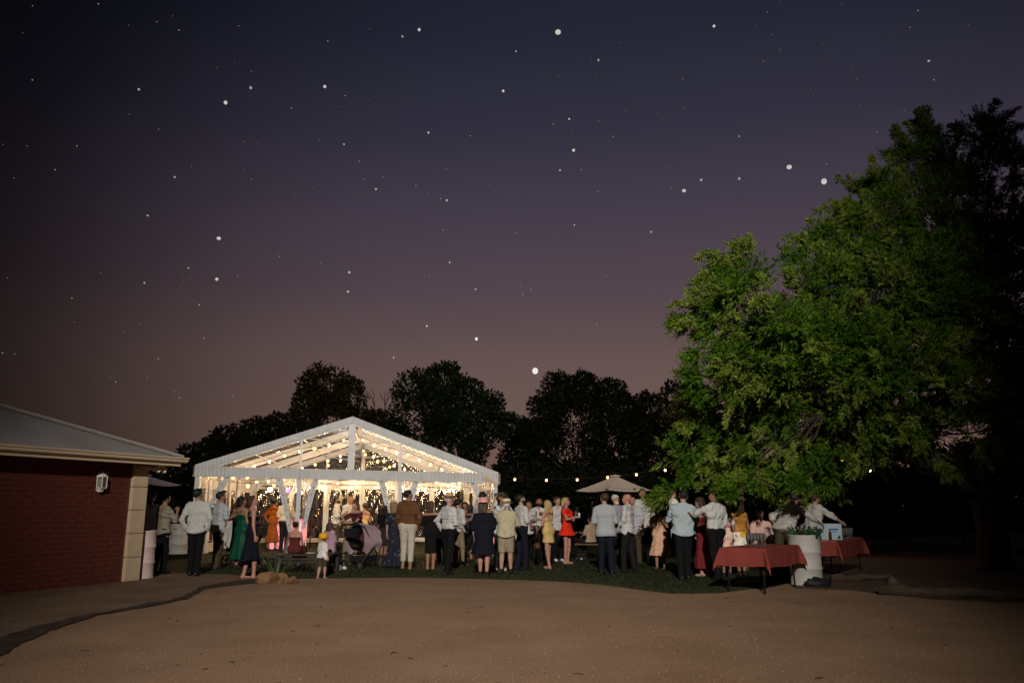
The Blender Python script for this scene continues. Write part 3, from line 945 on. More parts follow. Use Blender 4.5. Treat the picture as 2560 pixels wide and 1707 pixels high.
# ---- the big lit tree on the right
LOBES = [(1780, 800, 45, 15.6), (1862, 690, 50, 15.6), (1822, 750, 40, 15.3), (1935, 800, 88, 15.2), (1822, 895, 52, 15.6), (1890, 935, 88, 16), (2020, 720, 88, 16.2), (2090, 870, 120, 15.9),
         (2140, 650, 90, 17), (2210, 545, 66, 17.5), (2250, 740, 135, 16.5), (2190, 470, 40, 18), (2300, 400, 52, 18.5), (2370, 440, 84, 19), (2460, 335, 46, 19.5), (2490, 420, 90, 20), (2560, 390, 80, 20), (2330, 560, 115, 18),
         (2420, 600, 145, 18.5), (2550, 620, 155, 18.5), (1778, 1030, 35, 17.4), (1840, 1035, 70, 17.6), (1970, 1010, 95, 17.0), (2120, 1000, 100, 16.8), (2250, 930, 145, 16.2),
         (2400, 830, 165, 17), (2550, 850, 155, 18), (1728, 1115, 18, 18), (1795, 1085, 35, 18), (1895, 1105, 34, 17.6), (2015, 1110, 36, 17.4), (2150, 1075, 50, 17), (2290, 1050, 80, 17),
         (2420, 990, 115, 17.4), (2550, 1020, 125, 17.6), (1990, 920, 110, 15.9), (2330, 700, 115, 17), (1708, 1075, 15, 17.6), (1745, 975, 18, 16.4), (1795, 690, 16, 15.7), (1708, 804, 10, 15.7), (2165, 470, 22, 18),
         (1868, 635, 24, 15.6), (1735, 880, 10, 15.8), (1728, 945, 8, 16), (2060, 600, 26, 16.8), (2140, 560, 30, 17), (2320, 345, 22, 18.5), (2470, 305, 20, 19.5), (2240, 395, 22, 18.2),
         (1646, 1250, 6, 18.3), (1672, 1222, 6, 18.2), (1700, 1190, 9, 18.2), (1722, 1155, 12, 18.2), (1845, 1215, 8, 16.0), (1890, 1185, 14, 17.4), (1960, 1175, 14, 17.4), (2005, 1205, 7, 15.6), (1835, 1236, 5, 16.0),
         (1760, 1140, 42, 18.4), (1840, 1160, 46, 18.3), (1930, 1165, 48, 18.1), (2030, 1150, 50, 17.9), (2150, 1115, 58, 17.6), (1890, 1200, 24, 18.0), (1965, 1205, 24, 18.0), (1815, 1205, 20, 18.2), (2060, 1195, 24, 18.2), (2280, 1130, 60, 18.4),
         (2720, 450, 150, 20.5), (2720, 750, 170, 19), (2720, 1000, 150, 18.5), (2300, 760, 150, 20.5), (2480, 900, 170, 21.5), (2150, 900, 150, 19.5), (2640, 600, 160, 22), (2010, 1000, 130, 18.2), (1880, 850, 100, 17.5), (2400, 1100, 90, 20), (2250, 1080, 90, 19.5)]
tb = ground(2492, 1424)
bigtree = empty("tree", tb, 0, "large feathery green tree, brightly lit on its left tips, beside the drinks tables", "tree")
cen = [at(a, b, y) for a, b, r, y in LOBES]
rad = [r / FOC * (y * cp) for a, b, r, y in LOBES]
def sprays():
    Ps, Ds, Ls, Ns = [], [], [], []
    core = np.array(tb + Vector((-1.5, 1.0, 3.4)))
    for (c, r, lb) in zip(cen, rad, LOBES):
        vis = lb[0] < 2600 and lb[3] < 19.6
        m_ = max(2 if r < .2 else 5, int((17 if lb[0] < 1950 else 24) * r ** 1.5)) if vis else max(4, int(13 * r ** 1.4))
        for j in range(m_):                    # clumps of sprays, each fanning out from its own twig
            u0 = unit(rng.normal(0, 1, 3))
            cc = np.array(c) + u0 * r * (.35 + .62 * rng.random()) * np.array([1.05, .95, .9])
            out = unit(u0 * .8 + unit(cc - core) * .8 + np.array([0, 0, .12]))
            rc = (.22 + .26 * rng.random()) * (.6 + .45 * min(r, 1)) * min(1, .35 + r * 2)
            n = int(rng.uniform(24, 42))
            u = unit(rng.normal(0, 1, (n, 3)))
            p = cc + u * rc * (rng.random(n) ** .5)[:, None] * np.array([1, 1, .75]) + out * rng.uniform(-.2, .35, n)[:, None] * rc
            d = unit(out * 1.1 + u * .55 + rng.normal(0, .25, (n, 3)))
            Ps.append(p); Ds.append(d); Ls.append(rng.uniform(.16, .40, n)); Ns.append(np.full(n, float(rng.random() < .16)))
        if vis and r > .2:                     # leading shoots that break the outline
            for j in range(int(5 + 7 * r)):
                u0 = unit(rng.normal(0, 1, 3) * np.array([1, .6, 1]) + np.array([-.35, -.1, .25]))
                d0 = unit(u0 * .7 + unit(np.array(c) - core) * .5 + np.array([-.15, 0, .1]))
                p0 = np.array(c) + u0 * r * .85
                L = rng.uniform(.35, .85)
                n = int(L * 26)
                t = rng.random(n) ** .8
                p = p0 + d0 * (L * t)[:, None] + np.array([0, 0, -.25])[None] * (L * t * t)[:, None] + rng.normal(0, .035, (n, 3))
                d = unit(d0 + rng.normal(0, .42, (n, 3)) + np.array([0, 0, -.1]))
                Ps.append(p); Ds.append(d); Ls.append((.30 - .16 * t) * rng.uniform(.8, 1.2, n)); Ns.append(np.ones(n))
    return np.concatenate(Ps), np.concatenate(Ds), np.concatenate(Ls), np.concatenate(Ns)
sP, sD, sL, sN = sprays()
K = 9                                          # leaf pairs on a spray
Pq, Dq, Lq, Wq = [], [], [], []
side = unit(np.cross(sD, rng.normal(0, 1, sD.shape) * .6 + np.array([0, 0, 1.0])))
for k in range(K):
    t = (k + .6) / K
    droop = np.array([0, 0, -1.0])[None] * (sL * .16 * t * t)[:, None]
    base = sP + sD * (sL * t)[:, None] + droop
    for sg in (-1, 1):
        d = unit(sD * .75 + side * sg * (.8 - .35 * t) + np.array([0, 0, -.10]) + rng.normal(0, .2, sD.shape))
        Pq.append(base + rng.normal(0, .008, base.shape)); Dq.append(d)
        L = (.058 + .05 * math.sin(math.pi * min(t + .15, 1))) * rng.uniform(.75, 1.25, len(sP))
        Lq.append(L); Wq.append(L * rng.uniform(.22, .34, len(sP)))
Pq, Dq, Lq, Wq = map(np.concatenate, (Pq, Dq, Lq, Wq))
M_LEAF = leaf_mat("feathery_leaf", (.036, .112, .004), (.095, .185, .012), .5, 1.1, .25)
M_LIT_TIP = leaf_mat("lit_tip_leaf", (.13, .21, .016), (.22, .285, .045), .5, 2.0, .3)  # paler copy of the leaf colour, imitating lamplight on the branch tips
lit_tip = np.tile(sN, 2 * K) > .5
for nm_, mk, mm_ in (("crown", ~lit_tip, M_LEAF), ("lit_tips", lit_tip, M_LIT_TIP)):
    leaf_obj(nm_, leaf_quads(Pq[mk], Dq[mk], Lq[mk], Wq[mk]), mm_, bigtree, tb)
# twigs of the sprays: one thin triangle strip each
sel = rng.random(len(sP)) < .55
tp, td, tl_ = sP[sel], sD[sel], sL[sel]
x_ = unit(np.cross(td, np.array([0.0, 1.0, .2])))
V = np.empty((len(tp), 4, 3))
V[:, 0], V[:, 1] = tp - td * (tl_ * .5)[:, None] - x_ * .004, tp - td * (tl_ * .5)[:, None] + x_ * .004
e_ = tp + td * tl_[:, None] * .8 + np.array([0, 0, -1.0]) * (tl_ * .18)[:, None]
V[:, 2], V[:, 3] = e_ + x_ * .002, e_ - x_ * .002
leaf_obj("twigs", V, mat("twig_bark", (.20, .15, .10), .9, (.13, .10, .07), 3), bigtree, tb)
def curve(p, q, bend, n=9, wob=.06, seed=0):
    r = random.Random(seed)
    p, q, bend = Vector(p), Vector(q), Vector(bend)
    L = (q - p).length
    out = []
    for i in range(n + 1):
        t = i / n
        out.append(p.lerp(q, t) + bend * (4 * t * (1 - t)) + Vector((r.uniform(-1, 1), r.uniform(-1, 1), r.uniform(-1, 1))) * (wob * L * .25 * (0 < i < n)))
    return out
fork = at(2436, 1212, 18.3)
fork2 = at(2505, 1075, 18.6)
def limb(name, pts, r0, r1, parent=bigtree, m=M_BARK, org=tb, n=10):
    k = len(pts) - 1
    return MB().tube([Vector(p) - org for p in pts], [r0 + (r1 - r0) * (i / k) ** .8 for i in range(k + 1)], n).build(name, m, parent)
pts = [tb + Vector((0, 0, -.05)), tb + Vector((.02, .05, .12))] + curve(tb + Vector((0, .05, .3)), fork, (.15, 0, 0), 6, .03, 1)
MB().tube([Vector(p) - tb for p in pts], [.50, .40, .36, .34, .32, .31, .30, .29, .28], 14).build("trunk", M_BARK, bigtree)
limb("trunk", curve(fork, fork2, (0, 0, .05), 5, .03, 2), .25, .17)
l1 = at(2235, 1138, 17.2)
limb("limb", curve(fork - Vector((0, 0, .15)), l1, (0, 0, .12), 7, .03, 3), .21, .12)
l2 = at(2065, 1020, 16.3)
limb("limb", curve(l1, l2, (0, 0, .1), 6, .04, 4), .12, .07)
l3 = at(2400, 1130, 18.0)
l4 = at(2330, 880, 17.6)
limb("limb", curve(fork2, l4, (-.2, 0, .2), 6, .04, 5), .15, .09)
l5 = at(2140, 800, 16.6)
limb("limb", curve(l4, l5, (0, 0, .2), 6, .04, 6), .09, .05)
l6 = at(2480, 700, 19)
limb("limb", curve(fork2, l6, (.2, 0, 0), 7, .04, 7), .15, .07)
l7 = at(1930, 930, 15.9)
limb("limb", curve(l2, l7, (0, 0, .12), 5, .04, 8), .07, .035)
nodes = [l1, l2, l4, l5, l6, l7, fork2]
for i, (c, r) in enumerate(zip(cen, rad)):
    k = min(nodes, key=lambda q: (q - c).length)
    tip = c + (c - k).normalized() * r * .5
    if r < .14:
        continue
    limb("branch", curve(k, tip, (0, 0, -.12), 8, .10, 30 + i), .03, .008, n=7)
    for j in range(3):
        a = k.lerp(c, .6 + .15 * j)
        b = c + Vector((rnd.uniform(-1, 1), rnd.uniform(-1, .4), rnd.uniform(-.8, .8))) * r * .95
        limb("branch", curve(a, b, (0, 0, -.06), 6, .16, 200 + i * 3 + j), .018, .005, n=5)
# ---- far trees
def crown(lobes, n_per, size, m, parent, org, elong=.6, name="crown"):
    Ps, Ds, Ls = [], [], []
    for c, r in lobes:
        n = int(n_per * r * r)
        u = unit(rng.normal(0, 1, (n, 3)))
        p = np.array(c) + u * (np.array(r) * (.45 + .6 * rng.random(n) ** .7))[:, None]
        Ps.append(p)
        Ds.append(unit(u + rng.normal(0, .6, (n, 3)) + np.array([0, 0, .15])))
        Ls.append(rng.uniform(.6, 1.3, n) * size)
    P, D, L = map(np.concatenate, (Ps, Ds, Ls))
    return leaf_obj(name, leaf_quads(P, D, L, L * elong), m, parent, org)
def far_tree(outline, Y, label, m, size=.21, npt=760, cat="tree", group="dark trees behind the marquee", seed=1, elong=.55, trunk_r=.2):
    """outline: blobs (px, py, r px) at depth Y"""
    r = random.Random(seed)
    cxp = sum(o[0] for o in outline) / len(outline)
    base = Vector((xat(cxp, Y), Y, 0))
    e = empty("tree" if cat == "tree" else "shrub", base, 0, label, cat, group)
    lobes = []
    for px, py, rp in outline:
        c = at(px, py, Y + r.uniform(-.6, .6))
        rr = rp / FOC * Y
        lobes.append((c, rr))
        for k in range(7):                     # knobbly outline
            a, b = r.uniform(0, 6.28), r.uniform(-.4, 1.2)
            q = c + Vector((math.cos(a) * math.cos(b), math.sin(a) * math.cos(b) * .7, math.sin(b))) * rr * .85
            lobes.append((q, rr * r.uniform(.25, .42)))
    crown(lobes, npt, size, m, e, base, elong)
    top = max(lobes, key=lambda q: q[0].z)[0]
    limb("trunk", curve(base - Vector((0, 0, .1)), base.lerp(top, .7) + Vector((0, 0, 0)), (0, 0, 0), 7, .03, seed), trunk_r, trunk_r * .35, e, M_BARKD, base)
    for k, (c, rr) in enumerate(lobes[::8]):
        limb("limb", curve(base + Vector((0, 0, 1 + .35 * c.z)), c, (0, 0, -.2), 5, .08, seed * 9 + k), trunk_r * .4, .03, e, M_BARKD, base, 6)
    return e
M_L1 = leaf_mat("dark_leaf", (.006, .009, .003), (.012, .016, .005), .7, .8, .2)
M_L2 = leaf_mat("olive_leaf", (.020, .015, .004), (.034, .025, .007), .7, .8, .2)
M_L3 = leaf_mat("green_leaf", (.006, .015, .004), (.013, .027, .006), .7, .8, .2)
M_L4 = leaf_mat("brown_leaf", (.04, .03, .012), (.065, .048, .02), .7, .8, .2)
far_tree([(815, 975, 62), (780, 1010, 48), (870, 1000, 46), (830, 1060, 70), (760, 1050, 40), (890, 1050, 34)], 44, "round olive-leaved tree rising behind the marquee's left roof slope", M_L2, seed=3)
far_tree([(1035, 975, 50), (1110, 960, 52), (1160, 990, 50), (1060, 1050, 90), (1190, 1060, 75), (1230, 1010, 32), (1120, 1120, 90), (1265, 1065, 32)], 43, "broad green tree behind the marquee's right roof slope", M_L3, seed=4)
far_tree([(1400, 990, 55), (1460, 985, 50), (1520, 995, 48), (1360, 1030, 42), (1440, 1060, 90), (1560, 1030, 45), (1540, 1110, 80), (1350, 1110, 60)], 46, "wide dark tree with a domed crown beside the bright low star", M_L1, seed=5)
far_tree([(1615, 1015, 36), (1600, 1080, 60), (1640, 1120, 60)], 47, "narrow dark tree between the domed tree and the tall right-hand one", M_L1, seed=6)
far_tree([(1690, 1000, 44), (1740, 1000, 40), (1700, 1080, 70)], 45, "dark bushy tree directly behind the lit tree's left tips", M_L1, seed=7)
far_tree([(1720, 1000, 34), (1700, 1050, 44), (1745, 1090, 50)], 28, "small brownish tree in front of the dark trees, left of the lit tree", M_L4, .17, 600, seed=8, trunk_r=.1)
far_tree([(1285, 1075, 36), (1320, 1095, 40), (1300, 1140, 50)], 47, "low dark tree filling the dip under the bright low star", M_L1, seed=9)
far_tree([(640, 1090, 42), (690, 1080, 40), (740, 1090, 40), (620, 1130, 50), (700, 1140, 60)], 42, "dark thicket tree behind the middle of the marquee's left slope", M_L1, seed=10)
far_tree([(570, 1105, 38), (540, 1130, 40), (590, 1150, 50)], 41, "dark rounded bush tree above the marquee's left corner", M_L1, seed=11)
far_tree([(475, 1140, 30), (510, 1140, 32), (455, 1170, 34), (500, 1190, 40)], 40, "low dark bush tree between the house gutter and the marquee", M_L1, seed=12)
far_tree([(940, 1075, 50), (975, 1100, 40), (930, 1130, 60)], 45, "dark brown shrubby tree at the foot of the bare branches", M_L2, seed=14)
far_tree([(2100, 1230, 90), (2010, 1200, 70), (2250, 1250, 90), (2400, 1230, 110), (2530, 1220, 100)], 34, "dark thicket behind the red drinks tables", M_L1, seed=15)
far_tree([(1830, 1210, 80), (1930, 1230, 80)], 36, "dark undergrowth tree behind the floral skirts", M_L1, seed=16)
# low hedge shrubs closing the view
for i, px in enumerate((420, 560, 700, 850, 1000, 1150, 1290, 1400, 1500, 1610, 1720, 1830)):
    wh = ("beyond the house gutter", "behind the marquee's left corner", "behind the dance floor screen", "behind the marquee's left windows", "behind the marquee's middle windows", "behind the marquee's right windows",
          "right of the marquee's corner", "under the first outdoor bulbs", "left of the right-hand parasol", "behind the right-hand parasol", "right of the right-hand parasol", "under the lit tree")[i]
    far_tree([(px - 35, 1215, 46), (px + 35, 1210, 48), (px, 1255, 55)], 38 + (i % 3), "dark hedge shrub " + wh, M_L1, .20, 600, "shrub", "hedge shrubs at the back of the lawn", 20 + i, trunk_r=.08)
# the far-off wood that closes the view, one dark mass
n = 60000
x = rng.uniform(-75, 75, n)
hgt = 4.6 + .9 * np.sin(x * .35) + .6 * np.sin(x * .83 + 1) - 1.2 * (x < -18)
wp = np.stack([x, 62 + rng.uniform(-3, 3, n) + 0 * x, hgt * rng.random(n) ** .8], 1)
wd = unit(rng.normal(0, 1, (n, 3)))
wl = rng.uniform(.35, .7, n)
V = leaf_quads(wp, wd, wl, wl * .7)
tag(link("far_wood", np_mesh("far_wood", V.reshape(-1, 3), np.arange(n * 4).reshape(-1, 4), M_L1, False)), kind="stuff")
# bare tree
bb = Vector((xat(950, 45), 45, 0))
bare = empty("tree", bb, 0, "leafless bare-branched tree between the two crowns behind the marquee", "tree", "dark trees behind the marquee")
limb("trunk", curve(bb, at(948, 1080, 45), (0, 0, 0), 5, .03, 3), .16, .09, bare, M_BARKD, bb)
def fork_up(p, d, L, r, depth, seed):
    rr = random.Random(seed)
    q = p + d * L
    limb("branch", curve(p, q, (rr.uniform(-.06, .06) * L, 0, .03 * L), 4, .07, seed), r, r * .6, bare, M_BARKD, bb, 5)
    if depth:
        for k in range(2 + (depth > 2)):
            nd = (d + Vector((rr.uniform(-.6, .6), rr.uniform(-.4, .4), rr.uniform(-.05, .35)))).normalized()
            fork_up(p + d * L * rr.uniform(.6, 1), nd, L * rr.uniform(.6, .85), r * .6, depth - 1, seed * 3 + k + 1)
t0 = at(948, 1085, 45)
fork_up(t0, Vector((-.35, 0, 1)).normalized(), 1.1, .07, 3, 5)
fork_up(t0, Vector((.3, 0, 1)).normalized(), 1.2, .07, 3, 11)
fork_up(t0, Vector((.75, 0, .7)).normalized(), 1.0, .06, 2, 17)
# ------------------------------------------------------------------ body builder: distance fields polygonised with surface nets
def field(prims, vox, k, pad=.03):
    A = np.array([p[0] for p in prims]); B = np.array([p[1] for p in prims])
    rm = np.array([max(p[2], p[3]) for p in prims])[:, None]
    lo = np.minimum(A - rm, B - rm).min(0) - pad - vox
    hi = np.maximum(A + rm, B + rm).max(0) + pad + vox
    n = np.ceil((hi - lo) / vox).astype(int) + 1
    ax = [lo[i] + vox * np.arange(n[i]) for i in range(3)]
    D = np.full(n, 9.0, dtype=np.float32)
    for a, b, ra, rb, sy in prims:
        a, b = np.asarray(a, float), np.asarray(b, float)
        r = max(ra, rb) + k + 2 * vox
        i0 = np.maximum(((np.minimum(a, b) - r - lo) / vox).astype(int), 0)
        i1 = np.minimum(((np.maximum(a, b) + r - lo) / vox).astype(int) + 2, n)
        X, Y, Z = np.meshgrid(ax[0][i0[0]:i1[0]], ax[1][i0[1]:i1[1]], ax[2][i0[2]:i1[2]], indexing="ij", sparse=True)
        ab = (b - a) * np.array([1, sy, 1])
        px, py, pz = X - a[0], (Y - a[1]) * sy, Z - a[2]
        t = np.clip((px * ab[0] + py * ab[1] + pz * ab[2]) / max(ab @ ab, 1e-9), 0, 1)
        d = np.sqrt((px - t * ab[0]) ** 2 + (py - t * ab[1]) ** 2 + (pz - t * ab[2]) ** 2) - (ra + (rb - ra) * t)
        sl = tuple(slice(i0[j], i1[j]) for j in range(3))
        o = D[sl]
        h = np.maximum(k - np.abs(o - d), 0) / k
        D[sl] = np.minimum(o, d) - h * h * k * .25
    return D, lo, ax
def surface_nets(D, lo, vox):
    S_ = D < 0
    nx, ny, nz = D.shape
    cnt = np.zeros((nx - 1, ny - 1, nz - 1), dtype=np.int8)
    cs = [(i, j, k) for i in (0, 1) for j in (0, 1) for k in (0, 1)]
    for i, j, k in cs:
        cnt += S_[i:nx - 1 + i, j:ny - 1 + j, k:nz - 1 + k]
    act = (cnt > 0) & (cnt < 8)
    ids = np.argwhere(act)
    m = len(ids)
    P, Wt = np.zeros((m, 3)), np.zeros(m)
    for a in cs:
        for ax_ in range(3):
            if a[ax_]:
                continue
            b = list(a); b[ax_] = 1
            da = D[tuple((ids + a).T)]; db = D[tuple((ids + b).T)]
            mk = (da < 0) != (db < 0)
            t = np.where(mk, da / np.where(da == db, 1, da - db), 0)
            pos = np.array(a)[None] + t[:, None] * (np.array(b) - np.array(a))[None]
            P += pos * mk[:, None]
            Wt += mk
    V = lo + vox * (ids + P / np.maximum(Wt, 1)[:, None])
    idx = np.full(act.shape, -1)
    idx[act] = np.arange(m)
    F = []
    for ax_ in range(3):
        o1, o2 = [(1, 2), (2, 0), (0, 1)][ax_]
        sA = [slice(None)] * 3; sB = [slice(None)] * 3
        sA[ax_], sB[ax_] = slice(0, -1), slice(1, None)
        ch = S_[tuple(sA)] != S_[tuple(sB)]
        e = np.argwhere(ch)
        e = e[(e[:, o1] > 0) & (e[:, o2] > 0) & (e[:, o1] < D.shape[o1] - 1) & (e[:, o2] < D.shape[o2] - 1)]
        ins_ = S_[tuple(e.T)]
        def cell(d1, d2):
            q = e.copy(); q[:, o1] += d1; q[:, o2] += d2
            return idx[tuple(q.T)]
        c0, c1, c2, c3 = cell(-1, -1), cell(0, -1), cell(0, 0), cell(-1, 0)
        q = np.stack([c0, c1, c2, c3], 1)
        q[~ins_] = q[~ins_][:, ::-1]
        F.append(q)
    F = np.concatenate(F)
    return V, F[(F >= 0).all(1)]
def hand_geo(w, d, nrm, s, curl, mirror):
    """palm, four jointed fingers and a thumb from wrist w along d; nrm = the side the palm faces"""
    w, d, nrm = Vector(w), Vector(d).normalized(), Vector(nrm)
    nrm = (nrm - d * nrm.dot(d)).normalized()
    lat = d.cross(nrm) * (-1 if mirror else 1)
    mb = MB()
    V, F, n = [], [], 8
    for t, wd, th in ((-.02, .026, .021), (.025, .036, .017), (.065, .043, .015), (.092, .040, .012)):
        for k in range(n):
            a = 2 * math.pi * k / n
            V.append(w + d * t * s + lat * math.cos(a) * wd * s + nrm * math.sin(a) * th * s)
    for i in range(3):
        F += [(i * n + k, i * n + (k + 1) % n, (i + 1) * n + (k + 1) % n, (i + 1) * n + k) for k in range(n)]
    F += [tuple(range(n - 1, -1, -1)), tuple(3 * n + k for k in range(n))]
    mb.add(V, F, True)
    for o, L in ((-.031, .060), (-.0105, .074), (.0105, .080), (.031, .070)):
        p = w + d * .082 * s + lat * o * s
        pts, dd, c = [p], d + lat * o * 2.2, curl * .7
        for L_ in (.42, .32, .26):
            dd = (dd.normalized() * math.cos(c) + nrm * math.sin(c)).normalized()
            p = p + dd * L * L_ * s
            pts.append(p)
            c = curl
        mb.tube(pts, [.0105 * s, .0095 * s, .0085 * s, .006 * s], 6)
    p = w + d * .022 * s + lat * .032 * s
    d1 = (d * .65 + lat * .75 + nrm * .35).normalized()
    d2 = (d * .9 + lat * .15 + nrm * (.3 + .5 * curl)).normalized()
    mb.tube([p, p + d1 * .036 * s, p + d1 * .036 * s + d2 * .030 * s, p + d1 * .036 * s + d2 * .052 * s], [.014 * s, .012 * s, .010 * s, .007 * s], 6)
    return mb
ARMS = {"down": ((.16, -.02, -1), (.05, .22, -1), .35), "relax": ((.22, .04, -1), (-.05, .42, -1), .4), "bent": ((.2, .02, -1), (-.28, 1, .30), .9), "low": ((.2, .0, -1), (-.25, .8, -.45), .8),
        "hip": ((.65, -.35, -1), (-.35, .5, -1), .5), "pocket": ((.32, -.22, -1), (-.30, .36, -1), .6), "up": ((.75, .45, .55), (-.30, .30, .9), .9), "mouth": ((.25, .55, -.85), (-.45, .35, .9), .8),
        "out": ((.35, .85, -.42), (.0, 1, .05), .7), "side": ((1, .25, -.45), (.7, .6, .0), .6), "cross": ((.15, .2, -1), (-.95, .55, .10), .4), "behind": ((.3, -.35, -1), (-.8, -.35, -.55), .4),
        "reach": ((.35, .75, -.55), (.1, .9, -.55), .5), "chest": ((.35, .35, -.95), (-.55, .6, .75), .7), "hold": ((.3, .5, -.8), (-.4, .85, .2), .7), "lap": ((.12, .30, -1), (-.3, .9, -.25), .5)}
SKIN = [mat("skin_fair", (.40, .23, .165), .55, (.36, .20, .14), 9), mat("skin_tan", (.30, .155, .095), .55, (.27, .135, .08), 9), mat("skin_brown", (.26, .135, .085), .55, (.23, .115, .07), 9), mat("skin_pink", (.42, .205, .16), .55, (.37, .18, .14), 9)]
def hair_m(name, c):
    return mat(name, c, .55, tuple(x * 1.6 for x in c), 26, bump=.5, bscale=70, stretch=(1, 1, .25))
HAIR = {"black": hair_m("black_hair", (.010, .008, .007)), "brown": hair_m("brown_hair", (.035, .02, .012)), "blond": hair_m("blond_hair", (.30, .20, .09)), "dkblond": hair_m("dark_blond_hair", (.17, .11, .05)),
        "grey": hair_m("grey_hair", (.42, .39, .36)), "auburn": hair_m("auburn_hair", (.10, .03, .015))}
def cloth(name, c, c2=None, sc=3.0, rough=.9):
    return mat(name, c, rough, c2 or tuple(x * .88 for x in c), sc, bump=.25, bscale=90, spec=.15)
CL = {"white": cloth("white_cotton", (.48, .47, .46)), "cream": cloth("cream_linen", (.55, .48, .37)), "offwhite": cloth("offwhite_linen", (.46, .435, .40)), "greyblue": cloth("grey_blue_shirt", (.40, .41, .44)), "lightblue": cloth("light_blue_shirt", (.34, .405, .43)),
      "olivegrey": cloth("olive_grey_shirt", (.27, .235, .18)), "brown": cloth("brown_shirt", (.11, .05, .02)), "black": cloth("black_cloth", (.006, .006, .007)), "navy": cloth("navy_cloth", (.006, .007, .014)), "navyblue": cloth("navy_blue_trousers", (.008, .010, .019)),
      "charcoal": cloth("charcoal_cloth", (.011, .011, .012)), "olive": cloth("olive_trousers", (.06, .047, .027)), "khaki": cloth("khaki_trousers", (.22, .165, .10)), "tan": cloth("tan_shorts", (.30, .235, .165)), "ivory": cloth("ivory_trousers", (.46, .415, .34)),
      "green": cloth("emerald_satin", (.004, .06, .034), rough=.5), "orange": cloth("orange_dress", (.30, .085, .012)), "rust": cloth("rust_skirt", (.22, .065, .014)), "maroon": cloth("maroon_dress", (.09, .02, .02)), "wine": cloth("wine_red_dress", (.15, .018, .02)), "red": cloth("bright_red_dress", (.72, .03, .015)),
      "darkred": cloth("dark_red_dress", (.33, .015, .03)), "yellow": cloth("butter_yellow_dress", (.60, .40, .17)), "greysuit": cloth("pale_grey_blazer", (.33, .345, .36)), "mauve": cloth("mauve_shirt", (.26, .24, .36)), "pinkshirt": cloth("pale_pink_shirt", (.68, .44, .36)), "gold": cloth("gold_top", (.42, .20, .04), rough=.35), "tanstripe": cloth("striped_sand_shirt", (.42, .32, .23), (.30, .22, .15), 14),
      "floralnavy": print_mat("navy_floral", (.008, .009, .02), [((.20, .19, .28), .20, 1.0), ((.10, .04, .05), .13, 1.5), ((.05, .09, .14), .14, 1.3)], 13), "peach": print_mat("peach_floral", (.60, .36, .24), [((.50, .15, .06), .30, 1.0), ((.68, .50, .38), .20, 1.6)], 20),
      "lemonprint": print_mat("lemon_floral_print", (.80, .76, .66), [((.74, .44, .03), .40, .55), ((.60, .07, .025), .26, .75), ((.10, .14, .03), .16, 1.2)], 13), "pinkprint": print_mat("pink_floral_print", (.66, .48, .40), [((.56, .08, .06), .30, .8), ((.64, .52, .33), .25, .7)], 14),
      "sequin": print_mat("pink_sequin_print", (.32, .20, .25), [((.60, .36, .48), .24, 1.2), ((.30, .42, .52), .16, 1.5), ((.62, .50, .30), .12, 1.7)], 26), "palmprint": print_mat("palm_print_linen", (.40, .355, .24), [((.07, .08, .03), .15, .8), ((.18, .12, .06), .11, 1.1)], 12), "toddlerprint": print_mat("toddler_print", (.62, .58, .54), [((.03, .03, .05), .20, 1.0), ((.40, .26, .06), .13, 1.3), ((.08, .14, .22), .12, 1.5)], 24),
      "lace": print_mat("black_lace", (.012, .012, .014), [((.10, .09, .09), .2, 1)], 20), "bluecheck": print_mat("blue_check_shirt", (.45, .55, .66), [((.08, .16, .32), .3, 1)], 22), "mustard": cloth("mustard_hat", (.70, .36, .015)), "straw": mat("straw", (.50, .36, .17), .85, (.40, .28, .12), 40, bump=.5, bscale=120), "palestraw": mat("pale_straw", (.68, .58, .38), .85, (.58, .48, .30), 40, bump=.5, bscale=120), "pinkhat": mat("pink_straw", (.62, .30, .27), .7, (.55, .25, .22), 40, bump=.4, bscale=100),
      "hatband": mat("dark_hat_band", (.02, .012, .01), .6), "pinkband": mat("pink_satin_band", (.62, .28, .34), .25, spec=.6), "shoe": mat("black_leather", (.012, .010, .009), .45), "brownshoe": mat("brown_leather", (.10, .04, .02), .5), "sneaker": mat("white_sneaker", (.6, .58, .55), .6), "nude": mat("nude_heel", (.42, .24, .17), .5)}
M_EYE2 = mat("eye_dark", (.03, .02, .015), .2)
M_LIP = mat("lips", (.34, .12, .10), .5)
M_BROW = mat("brow", (.09, .05, .03), .8)
def norm(v):
    v = np.asarray(v, float)
    return v / np.linalg.norm(v)
SHIRT_H = {"out": .86, "in": 1.0, "short": .95}
